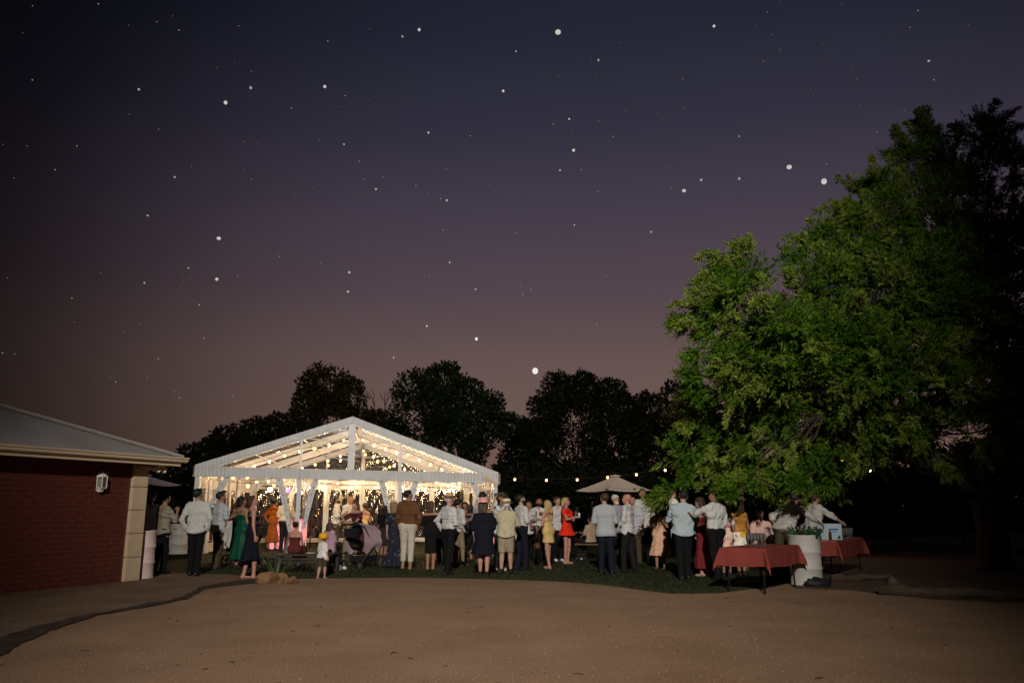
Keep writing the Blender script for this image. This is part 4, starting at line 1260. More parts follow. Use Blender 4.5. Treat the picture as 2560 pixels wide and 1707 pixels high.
def person(px, fy, hy, yaw, label, top=None, bottom=None, dress=None, hair=("short", "brown"), shoes="shoe", skin=0, arms=("down", "down"), fem=False, build=1.0, lean=0.0, hyaw=0.0, hpitch=0.0, stance=(.0, .0), spread=1.0,
           Y=None, H=None, sit=None, hat=None, beard=None, face=False, child=1.0, side_lean=0.0, vox=.019, roll=0.0):
    pr_ = random.Random(int(px * 13 + hy))     # nobody stands quite straight
    if sit is None and child < 1.2:
        side_lean += pr_.uniform(-3.5, 3.5)
        lean += pr_.uniform(-2.5, 4.0)
        if not hyaw:
            hyaw = pr_.uniform(-24, 24)
        if not hpitch:
            hpitch = pr_.uniform(-14, 4)
        roll += pr_.uniform(-6, 6)
        if stance == (.0, .0):
            k_ = pr_.uniform(-.11, .11)
            stance = (k_, -k_ * .7)
        spread *= pr_.uniform(.85, 1.35)
    if Y is None:
        Y = ground(px, fy).y
    base = Vector((xat(px, Y), Y, 0.0))
    if sit is not None:
        base.z = 0
    if H is None:
        H = at(px, hy, Y).z if sit is None else (at(px, hy, Y).z - sit - .1) / .82 * 1.75
    if hat and not sit:
        H -= .035
    s = H / 1.75
    e = empty("person", base, -R(yaw), label, "person")
    bw = build * (.90 if fem else 1.0)
    sh = (.165 if fem else .195) * (.92 + .08 * build)
    L = Matrix.Rotation(-R(lean), 3, "X") @ Matrix.Rotation(R(side_lean), 3, "Y")
    hipz = .93 if sit is None else (sit / s + .10)
    O = np.array([0, 0, hipz])
    Lm = np.array(L)
    def up(p):                                 # upper-body point given as if standing with hips at .93
        return O + Lm @ (np.array(p, float) - np.array([0, 0, .93]))
    P = {}
    hd = Matrix.Rotation(-R(hyaw), 3, "Z") @ Matrix.Rotation(-R(hpitch), 3, "X") @ Matrix.Rotation(R(roll), 3, "Y")
    Hm = (np.array(L) if abs(lean) < 25 else np.array(Matrix.Rotation(-R(lean * .6), 3, "X"))) @ np.array(hd)
    nk = up((0, .005, 1.505))
    hs = child
    def hp_(p):                                # head-local point (origin at the neck top)
        return nk + Hm @ (np.array(p, float) * hs)
    torso = [(up((-.075, .0, .955)), up((.075, .0, .955)), .118 * bw + (.012 if fem else 0), .118 * bw + (.012 if fem else 0), 1.18), (up((-.05, .005, 1.12)), up((.05, .005, 1.12)), (.092 if fem else .108) * bw, (.092 if fem else .108) * bw, 1.2),
             (up((-.085, .0, 1.28)), up((.085, .0, 1.28)), (.098 if fem else .118) * bw, (.098 if fem else .118) * bw, 1.2), (up((-sh + .05, -.005, 1.405)), up((sh - .05, -.005, 1.405)), .062, .062, 1.0), (up((-.06, -.01, 1.43)), up((.06, -.01, 1.43)), .06, .06, 1.0)]
    if fem:
        torso += [(up((k * .07, .075, 1.27)), up((k * .07, .085, 1.265)), .055, .05, 1.0) for k in (-1, 1)]
    elif build > 1.1:
        torso += [(up((0, .06, 1.08)), up((0, .05, 1.16)), .12 * bw, .11 * bw, 1.0)]
    neck = [(up((0, -.012, 1.43)), hp_((0, -.005, .05)), .058 if not fem else .048, .052 if not fem else .044, 1.0)]
    head = [(hp_((0, -.022, .155)), hp_((0, .012, .150)), .082 * hs, .080 * hs, 1.0), (hp_((0, .02, .075)), hp_((0, .055, .055)), .056 * hs, .040 * hs, 1.0), (hp_((0, .03, .11)), hp_((0, .045, .10)), .064 * hs, .058 * hs, 1.0),
            (hp_((0, .092, .125)), hp_((0, .112, .100)), .010 * hs, .015 * hs, 1.0), (hp_((.082, -.005, .125)), hp_((.080, -.005, .095)), .016 * hs, .011 * hs, 1.0), (hp_((-.082, -.005, .125)), hp_((-.080, -.005, .095)), .016 * hs, .011 * hs, 1.0)]
    arm_pr, sleeves, hands = [], [], []
    for k, sd in ((1, 0), (-1, 1)):
        a = arms[sd]
        ev, wv, curl = ARMS[a] if isinstance(a, str) else a
        shp = up((k * sh, -.005, 1.40))
        if abs(lean) > 25 and a not in ("out", "reach", "side"):
            ev, wv = Lm @ np.array(ev, float), Lm @ np.array(wv, float)
        el = shp + norm((ev[0] * k, ev[1], ev[2])) * .285
        wr = el + norm((wv[0] * k, wv[1], wv[2])) * .245
        ar = bw if bw < 1.2 else 1.2
        arm_pr += [(shp, el, .050 * ar, .040 * ar, 1.0), (el, wr, .038 * ar, .027 * ar, 1.0)]
        sleeves.append((shp, el, wr))
        hands.append((wr, norm(wr - el), k, curl))
    legs, feet = [], []
    for k in (1, -1):
        hx = k * .088
        if sit is None:
            fx, fy_ = hx * spread * (1.0 if not fem else .8) + 0, stance[0] if k == 1 else stance[1]
            kn = np.array([hx + (fx - hx) * .5, fy_ * .55 + .02, .50])
            an = np.array([fx, fy_ - .02, .085])
            hp0 = np.array([hx, 0, .90])
        else:
            hp0 = np.array([hx, 0, hipz - .02])
            kn = np.array([hx * 1.3, .43, hipz - .02 + .02])
            an = np.array([hx * 1.3, .43 + stance[0], max(hipz - .46, .085)])
        legs += [(hp0, kn, .088 * bw, .058 * (.5 + .5 * bw), 1.0), (kn, kn + (an - kn) * .35, .056 * (.5 + .5 * bw), .056 * (.5 + .5 * bw), 1.0), (kn + (an - kn) * .35, an, .056 * (.5 + .5 * bw), .036, 1.0)]
        feet.append(an)
    foot = []
    for an in feet:
        z0 = an[2] - .085
        foot += [(an, np.array([an[0], an[1] - .03, z0 + .04]), .034, .036, 1.0), (np.array([an[0], an[1] - .03, z0 + .035]), np.array([an[0] * 1.08, an[1] + .14, z0 + .026]), .032, .026, 1.0)]
    def emit(name, prims, m, k=.03, post=None, vx=None, parent=e, wr_=0.0, seed=0):
        vx = (vx or vox) / s
        D, lo, ax = field(prims, vx, k)
        X, Y_, Z = np.meshgrid(*ax, indexing="ij", sparse=True)
        if wr_:
            r = np.random.default_rng(int(abs(px * 7 + seed)) + 1)
            w = 0
            for i in range(6):
                q = r.normal(0, 1, 3) * np.array([30, 30, 45])
                w = w + np.sin(q[0] * X + q[1] * Y_ + q[2] * Z + r.uniform(0, 6))
            D = D + (wr_ * w / 2.2).astype(np.float32)
        if post:
            D = post(D, X, Y_, Z)
        for i in range(3):                     # close the box
            sl0 = [slice(None)] * 3; sl1 = [slice(None)] * 3
            sl0[i], sl1[i] = 0, -1
            D[tuple(sl0)] = np.maximum(D[tuple(sl0)], .01); D[tuple(sl1)] = np.maximum(D[tuple(sl1)], .01)
        V, F = surface_nets(D, lo, vx)
        if not len(F):
            return None
        return link(name, np_mesh(name, V * s, F, m), parent)
    # ---- skin
    allp = torso + neck + head + arm_pr + legs + foot
    vx = vox / s
    D, lo, ax = field(allp, vx, .022)
    V, F = surface_nets(D, lo, vx)
    hv, hf, b0 = [V * s], [], len(V)
    body = np_mesh("body", V * s, F, SKIN[skin])
    bm = bmesh.new()
    bm.from_mesh(body)
    wrists = []
    for wr, d, k, curl in hands:
        nrm = Vector((-k, .25, 0)) if abs(d[2]) > .6 else Vector((-k * .7, 0, -.5))
        g_ = hand_geo(wr * s, d, nrm, s * (.88 if fem else .97) * (1.15 if child > 1.1 else 1), curl, k < 0)
        vs = [bm.verts.new(q) for q in g_.v]
        for q in g_.f:
            try:
                f = bm.faces.new([vs[i] for i in q])
                f.smooth = True
            except ValueError:
                pass
        wrists.append((wr + d * .085) * s)
    bm.normal_update()
    bm.to_mesh(body)
    bm.free()
    bo = link("body", body, e)
    Ainv = Lm.T
    def axis_z(X, Y_, Z):                      # height measured along the (leaning) torso, standing scale
        return .93 + (Ainv[2, 0] * (X - O[0]) + Ainv[2, 1] * (Y_ - O[1]) + Ainv[2, 2] * (Z - O[2]))
    def axis_x(X, Y_, Z):
        return Ainv[0, 0] * (X - O[0]) + Ainv[0, 1] * (Y_ - O[1]) + Ainv[0, 2] * (Z - O[2])
    def infl(pr, d, lim=None):
        return [(a, b, ra + d, rb + d, sy) for a, b, ra, rb, sy in pr]
    # ---- trousers, shorts, skirts
    if bottom:
        kind, cm = bottom[0], bottom[-1]
        if kind in ("trousers", "cropped", "shorts"):
            low = {"trousers": .035, "cropped": .17, "shorts": .50}[kind]
            lg = []
            for i in range(0, 6, 3):
                a, b, ra, rb, _ = legs[i]
                an = legs[i + 2][1]
                lg += [(a, b, .098 * bw, .074, 1.0), (b, an, .074, .062 if kind != "shorts" else .08, 1.0)]
                if kind == "shorts":
                    lg[-2:] = [(a, b + (a - b) * .02, .105 * bw, .092, 1.0)]
                elif kind == "trousers" and sit is None:
                    lg.append((an, an + np.array([0, -.01, -.05]), .060, .062, 1.0))
            pel = infl(torso[:1], .016)
            def post(D, X, Y_, Z):
                if sit is None:
                    D = np.maximum(D, low - Z)
                return np.maximum(D, axis_z(X, Y_, Z) - 1.035)
            emit(kind if kind != "cropped" else "trousers", pel + lg, CL[cm], .03, post, wr_=.004, seed=2)
        else:                                  # skirt
            ln, flare = bottom[1], bottom[2]
            pr = infl(torso[:1], .016) + [((0, 0, 1.03), (0, 0, ln + .06), .115, flare, 1.25)]
            n_ = 9
            def post(D, X, Y_, Z):
                th = np.arctan2(Y_, X)
                D = D + (np.clip(1.0 - Z, 0, 1) * .035 * np.sin(n_ * th + 2 * np.sin(3 * th + px))).astype(np.float32)
                return np.maximum(np.maximum(D, ln - Z), Z - 1.06)
            emit("skirt", pr, CL[cm], .04, post)
    if top:
        kind, sleeve, cm = top
        d = .018 if kind != "loose" else .034
        hem = {"out": .83, "loose": .84, "in": .995, "blazer": .80, "crop": 1.03}[kind]
        pr = infl(torso, d)
        if kind in ("out", "loose", "blazer"):
            pr += [(up((-.085, 0, .87)), up((.085, 0, .87)), .132 * bw + d, .134 * bw + d, 1.0), (up((-.06, 0, 1.0)), up((.06, 0, 1.0)), .118 * bw + d, .118 * bw + d, 1.1), (up((-.07, 0, 1.12)), up((.07, 0, 1.12)), .108 * bw + d * 1.4, .108 * bw + d * 1.4, 1.2)]
        if kind == "in":
            pr += [(up((-.06, 0, 1.06)), up((.06, 0, 1.06)), .115 * bw + d, .115 * bw + d, 1.2)]
        for shp, el, wr in sleeves:
            if sleeve == "long":
                pr += [(shp, el, .064, .056, 1.0), (el, wr + (wr - el) * .02, .054, .042, 1.0)]
            elif sleeve == "roll":
                pr += [(shp, el, .066, .058, 1.0), (el, el + (wr - el) * .30, .058, .056, 1.0)]
            elif sleeve == "short":
                pr += [(shp, shp + (el - shp) * .86, .068, .072, 1.0)]
        if sleeve != "none" or kind == "blazer":
            pr.append((up((0, -.018, 1.44)), up((0, -.012, 1.475)), .066 if not fem else .055, .064 if not fem else .053, 1.0))
        open_neck = face or abs(hyaw) > 20
        cut = SHIRT_H
        elz = min(min(q[1][2], q[2][2]) for q in sleeves)
        def post(D, X, Y_, Z):
            z_, x_ = axis_z(X, Y_, Z), axis_x(X, Y_, Z)
            # tail dips at the back; sleeves below the hem survive: cut only near the trunk
            lim = hem + ((.055 * (x_ / .2) ** 2 if kind in ("out", "loose") else 0) if sit is None else .05)
            trunk = np.abs(x_) - (sh + .035)
            D = np.maximum(D, np.where(trunk > 0, -9.0, lim - z_)).astype(np.float32)
            # V neck at the front
            yy = Ainv[1, 0] * (X - O[0]) + Ainv[1, 1] * (Y_ - O[1]) + Ainv[1, 2] * (Z - O[2])
            v_ = np.minimum(np.minimum((z_ - 1.40) * .45 - np.abs(x_) * 1.0, yy - .035), 1.0)
            D = np.maximum(D, v_).astype(np.float32)
            return np.maximum(D, z_ - 1.515).astype(np.float32)
        emit("blazer" if kind == "blazer" else ("top" if fem else "shirt"), pr, CL[cm], .024, post, wr_=.010 if kind != "blazer" else .002, seed=5)
    if dress:
        kind, ln, flare, cm = dress[:4]       # kind: strap, strapless, off, tee, maxi
        dd = dress[4] if len(dress) > 4 else {}
        pr = infl(torso[:1], .018) + infl(torso[1:3], .014) + (infl(torso[5:], .008) if fem else [])
        if kind in ("tee", "off"):
            pr += infl(torso[3:5], .016)
            for shp, el, wr in sleeves:
                pr.append((shp, shp + (el - shp) * dd.get("sl", .75), .066, .075 if kind == "tee" else .066, 1.0))
        if dd.get("loose"):
            pr += [(up((-.08, 0, 1.1)), up((.08, 0, 1.1)), .135 * bw, .135 * bw, 1.15), (up((-.09, 0, 1.33)), up((.09, 0, 1.33)), .11 * bw, .11 * bw, 1.15)]
        if sit is None:
            pr += [(q[0], q[0] + (q[1] - q[0]) * .6, q[2] + .004, q[3] + .018, 1.0) for q in (legs[0], legs[3])]
            pr += [((-.03, 0, 1.02), (0, .0, ln + .02), .115 * bw, flare, 1.2), ((.03, 0, 1.02), (0, .0, ln + .02), .115 * bw, flare, 1.2)]
        else:
            for i in range(0, 6, 3):
                pr += [(legs[i][0], legs[i][1], .125 * bw, .10, 1.0)]
                if ln < .4:
                    pr += [(legs[i][1], legs[i][1] + (legs[i + 2][1] - legs[i][1]) * .7, .10, .12, 1.0)]
        topz = {"strap": 1.31, "strapless": 1.30, "off": 1.385, "tee": 1.44}[kind]
        n_ = dd.get("n", 8)
        tilt = dd.get("tilt", 0.0)
        def post(D, X, Y_, Z):
            if sit is None:
                th = np.arctan2(Y_, X)
                D = D + (np.clip(1.0 - Z, 0, 1) * dd.get("fold", .03) * np.sin(n_ * th + 1.5 * np.sin(2 * th + px))).astype(np.float32)
                D = np.maximum(D, ln + tilt * X - Z)
            z_ = axis_z(X, Y_, Z)
            return np.maximum(D, z_ - topz).astype(np.float32)
        emit("dress", pr, CL[cm], .03, post, wr_=.0025, seed=9)
        if kind == "strap":
            mb = MB()
            for k in (-1, 1):
                mb.tube([Vector(up((k * .075, .095, 1.29))) * s, Vector(up((k * .085, .05, 1.42))) * s, Vector(up((k * .075, -.04, 1.445))) * s, Vector(up((k * .05, -.085, 1.37))) * s, Vector(up((k * .03, -.10, 1.29))) * s], .010 * s, 6)
            mb.build("strap", CL[cm], e)
    # ---- hair, beard, hat
    hk, hc = hair
    hm = HAIR.get(hc)
    HmT = Hm.T
    def hl(X, Y_, Z):
        q = [HmT[i, 0] * (X - nk[0]) + HmT[i, 1] * (Y_ - nk[1]) + HmT[i, 2] * (Z - nk[2]) for i in range(3)]
        return [a / hs for a in q]
    if hk != "bald":
        cap_ = [(hp_((0, -.028, .162)), hp_((0, .012, .163)), (.094 if hk != "buzz" else .087) * hs, (.089 if hk != "buzz" else .084) * hs, 1.0)]
        ext = []
        if hk in ("long", "wavy"):
            for x in (-.06, -.02, .02, .06):
                ext.append((hp_((x, -.055, .13)), hp_((x * 1.35, -.085 - .01 * (hk == "wavy"), -.14 if hk == "long" else -.09)), .052 * hs, .046 * hs, 1.0))
        elif hk == "bob":
            for x in (-.07, 0, .07):
                ext.append((hp_((x, -.045, .13)), hp_((x * 1.1, -.05, .025)), .052 * hs, .05 * hs, 1.0))
        elif hk == "bun":
            ext.append((hp_((0, -.10, .20)), hp_((0, -.125, .20)), .05 * hs, .045 * hs, 1.0))
        elif hk == "pony":
            ext += [(hp_((0, -.10, .17)), hp_((0, -.14, .10)), .03 * hs, .035 * hs, 1.0), (hp_((0, -.14, .10)), hp_((0, -.13, -.04)), .035 * hs, .018 * hs, 1.0)]
        elif hk == "afro":
            cap_ = [(hp_((0, -.03, .19)), hp_((0, .0, .19)), .15 * hs, .14 * hs, 1.0)]
        def post(D, X, Y_, Z):
            x, y, z = hl(X, Y_, Z)
            D = np.maximum(D, .80 * y - .60 * z + .058)
            if hk in ("short", "buzz", "bun", "pony", "afro"):
                D = np.maximum(D, .075 + .02 * (hk == "buzz") - z - .9 * np.clip(-y - .02, -.05, .06) * .8 - (9 if hk == "pony" else 0) * (y < -.11))
            return (D * hs).astype(np.float32)
        emit("hair", cap_ + ext, hm, .03, post, vx=.0135, wr_=.004 if hk != "buzz" else .0, seed=3)
    if beard:
        def post(D, X, Y_, Z):
            x, y, z = hl(X, Y_, Z)
            D = np.maximum(D, z - .098 + .5 * np.maximum(.045 - np.abs(x), 0))
            return np.maximum(D, -.012 - y).astype(np.float32)
        emit("beard", [(hp_((0, .02, .072)), hp_((0, .058, .05)), .064, .050, 1.0), (hp_((0, .03, .10)), hp_((0, .045, .09)), .068, .058, 1.0)], HAIR[beard], .02, post, vx=.012)
    if hat:
        hkind, hmat, bmat_ = hat
        Mh = Matrix([list(r) for r in Hm])
        ctr = Vector(hp_((0, -.012, .175))) * s
        if hkind == "bucket":
            pf = [(.155, -.075), (.16, -.08), (.125, .0), (.115, .06), (.085, .085), (.0, .09)]
        else:
            br = {"fedora": .165, "wide": .20, "pork": .175}[hkind]
            pf = [(br - .01, .004), (br, .008), (br - .01, .014), (.13, .004), (.112, .008), (.108, .07), (.098, .105), (.06, .118), (.0, .112)]
        sc_ = s * hs
        ho = MB().lathe([(r_ * sc_, z_ * sc_) for r_, z_ in pf], 24, ctr, Mh).build("hat", CL[hmat], e)
        if bmat_:
            MB().lathe([(.1135 * sc_, .008 * sc_), (.1125 * sc_, .045 * sc_), (.109 * sc_, .046 * sc_)], 24, ctr, Mh).build("hat_band", CL[bmat_], ho)
    if face:
        for k in (-1, 1):
            MB().ball(Vector(hp_((k * .032, .092, .130))) * s, .007 * s * hs, 8, 6).build("eye", M_EYE2, e)
            MB().tube([Vector(hp_((k * .018, .100, .150))) * s, Vector(hp_((k * .05, .088, .150))) * s], .0035 * s * hs, 5).build("eyebrow", M_BROW, e)
        MB().tube([Vector(hp_((-.022, .098, .068))) * s, Vector(hp_((0, .106, .066))) * s, Vector(hp_((.022, .098, .068))) * s], [.003 * s * hs, .0055 * s * hs, .003 * s * hs], 6).build("mouth", M_LIP, e)
    if shoes:
        for an in feet:
            z0 = an[2] - .085
            if shoes == "nude" or shoes == "heel":
                mb = MB()
                mb.tube([Vector((an[0], an[1] - .055, z0 + .05)) * s, Vector((an[0], an[1] - .06, z0)) * s], [.012 * s, .006 * s], 6)
                mb.box(Vector((an[0], an[1] + .05, z0 + .008)) * s, (.07 * s, .18 * s, .014 * s))
                for yy in (.02, .10):
                    mb.tube([Vector((an[0] - .036, an[1] + yy, z0 + .015)) * s, Vector((an[0], an[1] + yy, z0 + .066 - yy * .1)) * s, Vector((an[0] + .036, an[1] + yy, z0 + .015)) * s], .007 * s, 5)
                mb.build("shoe", CL["nude" if shoes == "nude" else "sneaker"], e)
            else:
                pr = [(np.array([an[0], an[1] - .035, z0 + .045]), np.array([an[0] * 1.06, an[1] + .15, z0 + .036]), .046, .040, 1.0), (np.array([an[0], an[1], z0 + .08]), np.array([an[0], an[1], z0 + .10]), .046, .044, 1.0)]
                def post(D, X, Y_, Z, z0=z0):
                    return np.maximum(D, z0 + .002 - Z).astype(np.float32)
                emit("shoe", pr, CL[shoes], .03, post, vx=.015)
    rz = Matrix.Rotation(-R(yaw), 3, "Z")
    return dict(e=e, hands=[base + rz @ Vector(w) for w in wrists], s=s, base=base, rz=rz)
# ------------------------------------------------------------------ the guests
T = lambda c: ("trousers", c)
Q = {}
Q["a"] = person(358, 0, 1231, 130, "man in a white short-sleeved shirt, half hidden behind the cream quoins", ("out", "short", "white"), T("charcoal"), skin=2, beard="black", hair=("short", "black"), Y=18.8)
Q["b"] = person(398, 1434, 1233, 42, "man in an olive-grey shirt holding a hand to his mouth by the house corner", ("out", "roll", "olivegrey"), T("black"), hair=("short", "black"), arms=("mouth", "bent"), skin=1, stance=(.06, -.08))
Q["c"] = person(483, 1439, 1221, -4, "man in a white long-sleeved shirt seen from behind, hands in his black trouser pockets", ("out", "long", "white"), T("black"), hair=("short", "black"), arms=("pocket", "pocket"), skin=1, build=.97)
Q["d"] = person(540, 1424, 1228, 38, "man in a grey-blue short-sleeved shirt and olive trousers beside the emerald dress", ("out", "short", "greyblue"), T("olive"), hair=("short", "black"), arms=("bent", "down"), skin=1, hyaw=25, build=1.05)
Q["e"] = person(597, 1424, 1240, 30, "woman in an emerald green satin dress with a pale scarf", dress=("strap", .25, .27, "green"), hair=("bob", "black"), arms=("low", "side"), fem=True, skin=1, hyaw=25)
Q["f"] = person(622, 1446, 1238, 62, "barefoot woman in a long black dress walking right past the bench", dress=("strap", .30, .24, "navy", {"tilt": .45, "n": 7}), hair=("bob", "brown"), arms=("down", "relax"), shoes=None, fem=True, skin=3, stance=(.10, -.08), hpitch=-14, hyaw=10)
Q["g"] = person(678, 0, 1247, 25, "woman in an orange top and long rust skirt inside the marquee", ("in", "short", "orange"), ("skirt", .28, .25, "rust"), hair=("bun", "black"), arms=("bent", "hip"), fem=True, skin=2, Y=27.6, hyaw=20)
Q["h"] = person(708, 0, 1243, 5, "man in a cream shirt behind the left entrance curtain of the marquee", ("in", "short", "cream"), T("charcoal"), hair=("short", "black"), arms=("relax", "bent"), skin=2, Y=26.4)
Q["i"] = person(733, 0, 1300, 8, "woman in a strapless maroon dress sitting on the dark bench, seen from behind", dress=("strapless", .3, .3, "maroon"), hair=("bun", "black"), arms=("lap", "lap"), fem=True, skin=3, Y=18.1, sit=.44, build=1.12)
Q["j"] = person(820, 0, 1301, 24, "long-haired woman in a pink sequinned kimono sitting at the bench end", ("loose", "long", "sequin"), T("charcoal"), hair=("long", "brown"), arms=("lap", "lap"), fem=True, skin=0, Y=18.6, sit=.46, build=1.1)
Q["k"] = person(804, 1446, 1335, 35, "barefoot toddler in a mustard bucket hat, printed shirt and olive shorts", ("out", "short", "toddlerprint"), ("shorts", "olive"), hair=("short", "brown"), arms=("down", "relax"), shoes=None, skin=0, child=1.42, build=1.3, stance=(.10, -.12), hat=("bucket", "mustard", None), vox=.013)
Q["l"] = person(836, 0, 1239, 78, "bearded man in a white shirt with rolled sleeves facing right inside the marquee", ("out", "roll", "white"), T("olive"), hair=("short", "black"), arms=("bent", "bent"), beard="black", skin=2, Y=25.7, hyaw=10)
Q["m"] = person(867, 0, 1239, 125, "bald man in a white shirt and khaki trousers inside the marquee", ("in", "roll", "offwhite"), T("khaki"), hair=("bald", "grey"), arms=("bent", "hold"), skin=1, Y=25.9, face=True)
Q["n"] = person(905, 0, 1256, -12, "woman in a strapless golden top with her hair up, beyond the pram", dress=("strapless", .75, .2, "yellow"), hair=("bun", "brown"), arms=("bent", "bent"), fem=True, skin=1, Y=25.2)
Q["o"] = person(897, 0, 1280, -150, "auburn-haired woman leaning over behind the draped pram", dress=("tee", .4, .25, "maroon"), hair=("long", "auburn"), arms=("reach", "reach"), fem=True, skin=0, Y=21.6, lean=22, H=1.62, hpitch=-25)
Q["p"] = person(958, 0, 1262, 10, "woman in a black top and dark printed skirt by the right entrance curtain", ("in", "short", "black"), ("skirt", .42, .2, "lace"), hair=("long", "black"), fem=True, skin=1, Y=23.6)
Q["q"] = person(986, 1420, 1252, 4, "blonde woman in a long navy floral dress beside the brown shirt", dress=("tee", .05, .27, "floralnavy", {"n": 10}), hair=("long", "dkblond"), arms=("bent", "down"), fem=True, skin=0)
Q["r"] = person(1017, 1423, 1224, 10, "tall man in a brown shirt and ivory trousers, seen from behind", ("in", "long", "brown"), ("cropped", "ivory"), hair=("buzz", "black"), arms=("pocket", "relax"), shoes=None, skin=1, build=1.1, hyaw=42, hpitch=-12)
Q["s"] = person(1076, 1423, 1252, 5, "woman in a black off-shoulder knee-length dress, seen from behind", dress=("off", .42, .15, "black", {"sl": .9, "fold": .01}), hair=("long", "brown"), arms=("low", "bent"), shoes="nude", fem=True, skin=1, build=1.12)
Q["t"] = person(1120, 1437, 1232, 48, "man in a straw trilby, white shirt and black trousers near the gravel edge", ("in", "long", "white"), T("black"), hair=("short", "grey"), arms=("low", "hip"), skin=0, hat=("fedora", "straw", "hatband"), hyaw=15, build=1.05)
Q["u"] = person(1146, 1415, 1245, 60, "man in a white shirt and khaki trousers behind the straw trilby", ("out", "roll", "white"), T("khaki"), hair=("short", "black"), arms=("bent", "bent"), shoes="brownshoe", skin=1)
Q["v"] = person(1172, 0, 1262, -20, "dark-haired woman in a black lace dress behind the bending man", dress=("tee", .42, .2, "lace"), hair=("bob", "black"), fem=True, skin=1, Y=21.6)
Q["w"] = person(1186, 1408, 1238, 62, "man in a white short-sleeved shirt leaning forward beside the pink hat", ("in", "short", "white"), T("black"), hair=("short", "black"), arms=("hip", "bent"), skin=2, lean=16, stance=(.2, -.25), H=1.86)
Q["x"] = person(1209, 1441, 1243, 2, "woman in a loose navy dress and wide pink hat, seen from behind", dress=("tee", .50, .30, "navy", {"loose": 1, "sl": 1.1, "fold": .015, "n": 6}), hair=("long", "brown"), arms=("relax", "relax"), fem=True, skin=3, build=1.22, hat=("wide", "pinkhat", "pinkband"))
Q["y"] = person(1265, 1434, 1246, 6, "man in a pale straw hat, printed shirt and tan shorts raising a camera", ("loose", "short", "palmprint"), ("shorts", "tan"), hair=("short", "grey"), arms=("chest", "up"), skin=0, hat=("pork", "palestraw", "hatband"), build=1.12, hpitch=-4)
Q["z"] = person(1252, 1427, 1224, 185, "person with big dark curly hair hidden behind the man raising a camera", ("out", "short", "bluecheck"), T("charcoal"), hair=("afro", "brown"), skin=2, shoes="sneaker", H=1.70)
Q["A"] = person(1304, 1425, 1235, 62, "man in a white shirt and navy trousers turned right towards the blonde", ("in", "long", "white"), T("navyblue"), hair=("short", "black"), arms=("bent", "hold"), beard="black", skin=0, stance=(.08, -.06), hyaw=15, build=1.06)
Q["B"] = person(1328, 0, 1251, 195, "man glimpsed between the navy trousers and the bearded man", ("out", "roll", "white"), T("charcoal"), hair=("short", "black"), arms=("bent", "bent"), skin=1, Y=21.0, face=True)
Q["D"] = person(1346, 1411, 1244, 192, "bearded man with sunglasses on his head and a white shirt, facing the camera", ("in", "roll", "white"), T("black"), hair=("short", "black"), arms=("low", "chest"), beard="black", skin=1, face=True)
Q["E"] = person(1372, 1421, 1250, -48, "blonde woman in a short butter-yellow dress with a brown handbag", dress=("strap", .66, .175, "yellow", {"fold": .006}), hair=("wavy", "blond"), arms=("hold", "low"), shoes="nude", fem=True, skin=3)
Q["F"] = person(1396, 1403, 1241, 165, "man in a white shirt standing behind the bright red dress", ("out", "roll", "white"), T("black"), hair=("short", "brown"), arms=("relax", "relax"), skin=0, shoes="sneaker", face=True)
Q["G"] = person(1418, 1409, 1243, 120, "blonde woman in a short bright red dress holding up a phone", dress=("tee", .74, .27, "red", {"sl": .3, "n": 9}), hair=("wavy", "blond"), arms=("hold", "chest"), shoes="nude", fem=True, skin=3, face=True)
Q["H"] = person(1446, 0, 1322, 150, "woman in a dark red dress sitting low beyond the bright red dress", dress=("strap", .3, .2, "darkred"), hair=("bob", "brown"), arms=("lap", "lap"), fem=True, skin=2, Y=23.2, sit=.40)
Q["I"] = person(1478, 0, 1289, -40, "man in a striped sand shirt sitting beyond the grey blazer", ("out", "short", "tanstripe"), T("charcoal"), hair=("short", "black"), arms=("chest", "lap"), skin=2, Y=22.4, sit=.46)
Q["J"] = person(1517, 1434, 1232, 2, "man in a pale grey blazer and navy trousers, seen from behind", ("blazer", "long", "greysuit"), T("navyblue"), hair=("short", "brown"), arms=("bent", "bent"), skin=0, build=1.04)
Q["K"] = person(1545, 1418, 1236, 170, "grey-bearded man in glasses and a mauve shirt, facing the camera", ("out", "roll", "mauve"), T("charcoal"), hair=("short", "grey"), arms=("bent", "down"), beard="grey", skin=0, face=True)
Q["L"] = person(1573, 1431, 1233, -62, "balding man in a white long-sleeved shirt and black trousers facing left", ("out", "long", "white"), T("charcoal"), hair=("bald", "grey"), arms=("relax", "low"), skin=3, build=1.14, stance=(-.08, .10))
Q["M"] = person(1590, 0, 1240, 200, "older man mostly hidden behind the balding man's shoulder", ("out", "short", "greyblue"), T("olive"), hair=("bald", "grey"), skin=3, Y=20.6, face=True)
Q["N"] = person(1612, 1410, 1221, 196, "tall man in an open-necked white shirt holding a dark drink", ("out", "short", "white"), T("black"), hair=("short", "black"), arms=("hold", "relax"), skin=1, build=1.08, face=True, hyaw=-18)
Q["O"] = person(1652, 1421, 1262, -160, "woman in a mid-length peach floral dress behind the leafy branch tip", dress=("tee", .36, .30, "peach", {"sl": .4, "n": 9}), hair=("long", "brown"), arms=("bent", "chest"), shoes=None, fem=True, skin=1, build=1.1)
Q["P"] = person(1713, 1449, 1225, 2, "man in a light blue shirt and black trousers carrying a small child, seen from behind", ("out", "roll", "lightblue"), T("black"), hair=("short", "black"), arms=("hold", "hold"), skin=3, build=1.12)
kid_z = 1.10
Q["R"] = person(1760, 1440, 1243, -55, "dark-haired woman in a long wine-red dress drinking from a silver cup", dress=("strap", .17, .22, "wine", {"n": 6, "fold": .02}), hair=("long", "brown"), arms=("mouth", "mouth"), shoes="heel", fem=True, skin=0, hpitch=8)
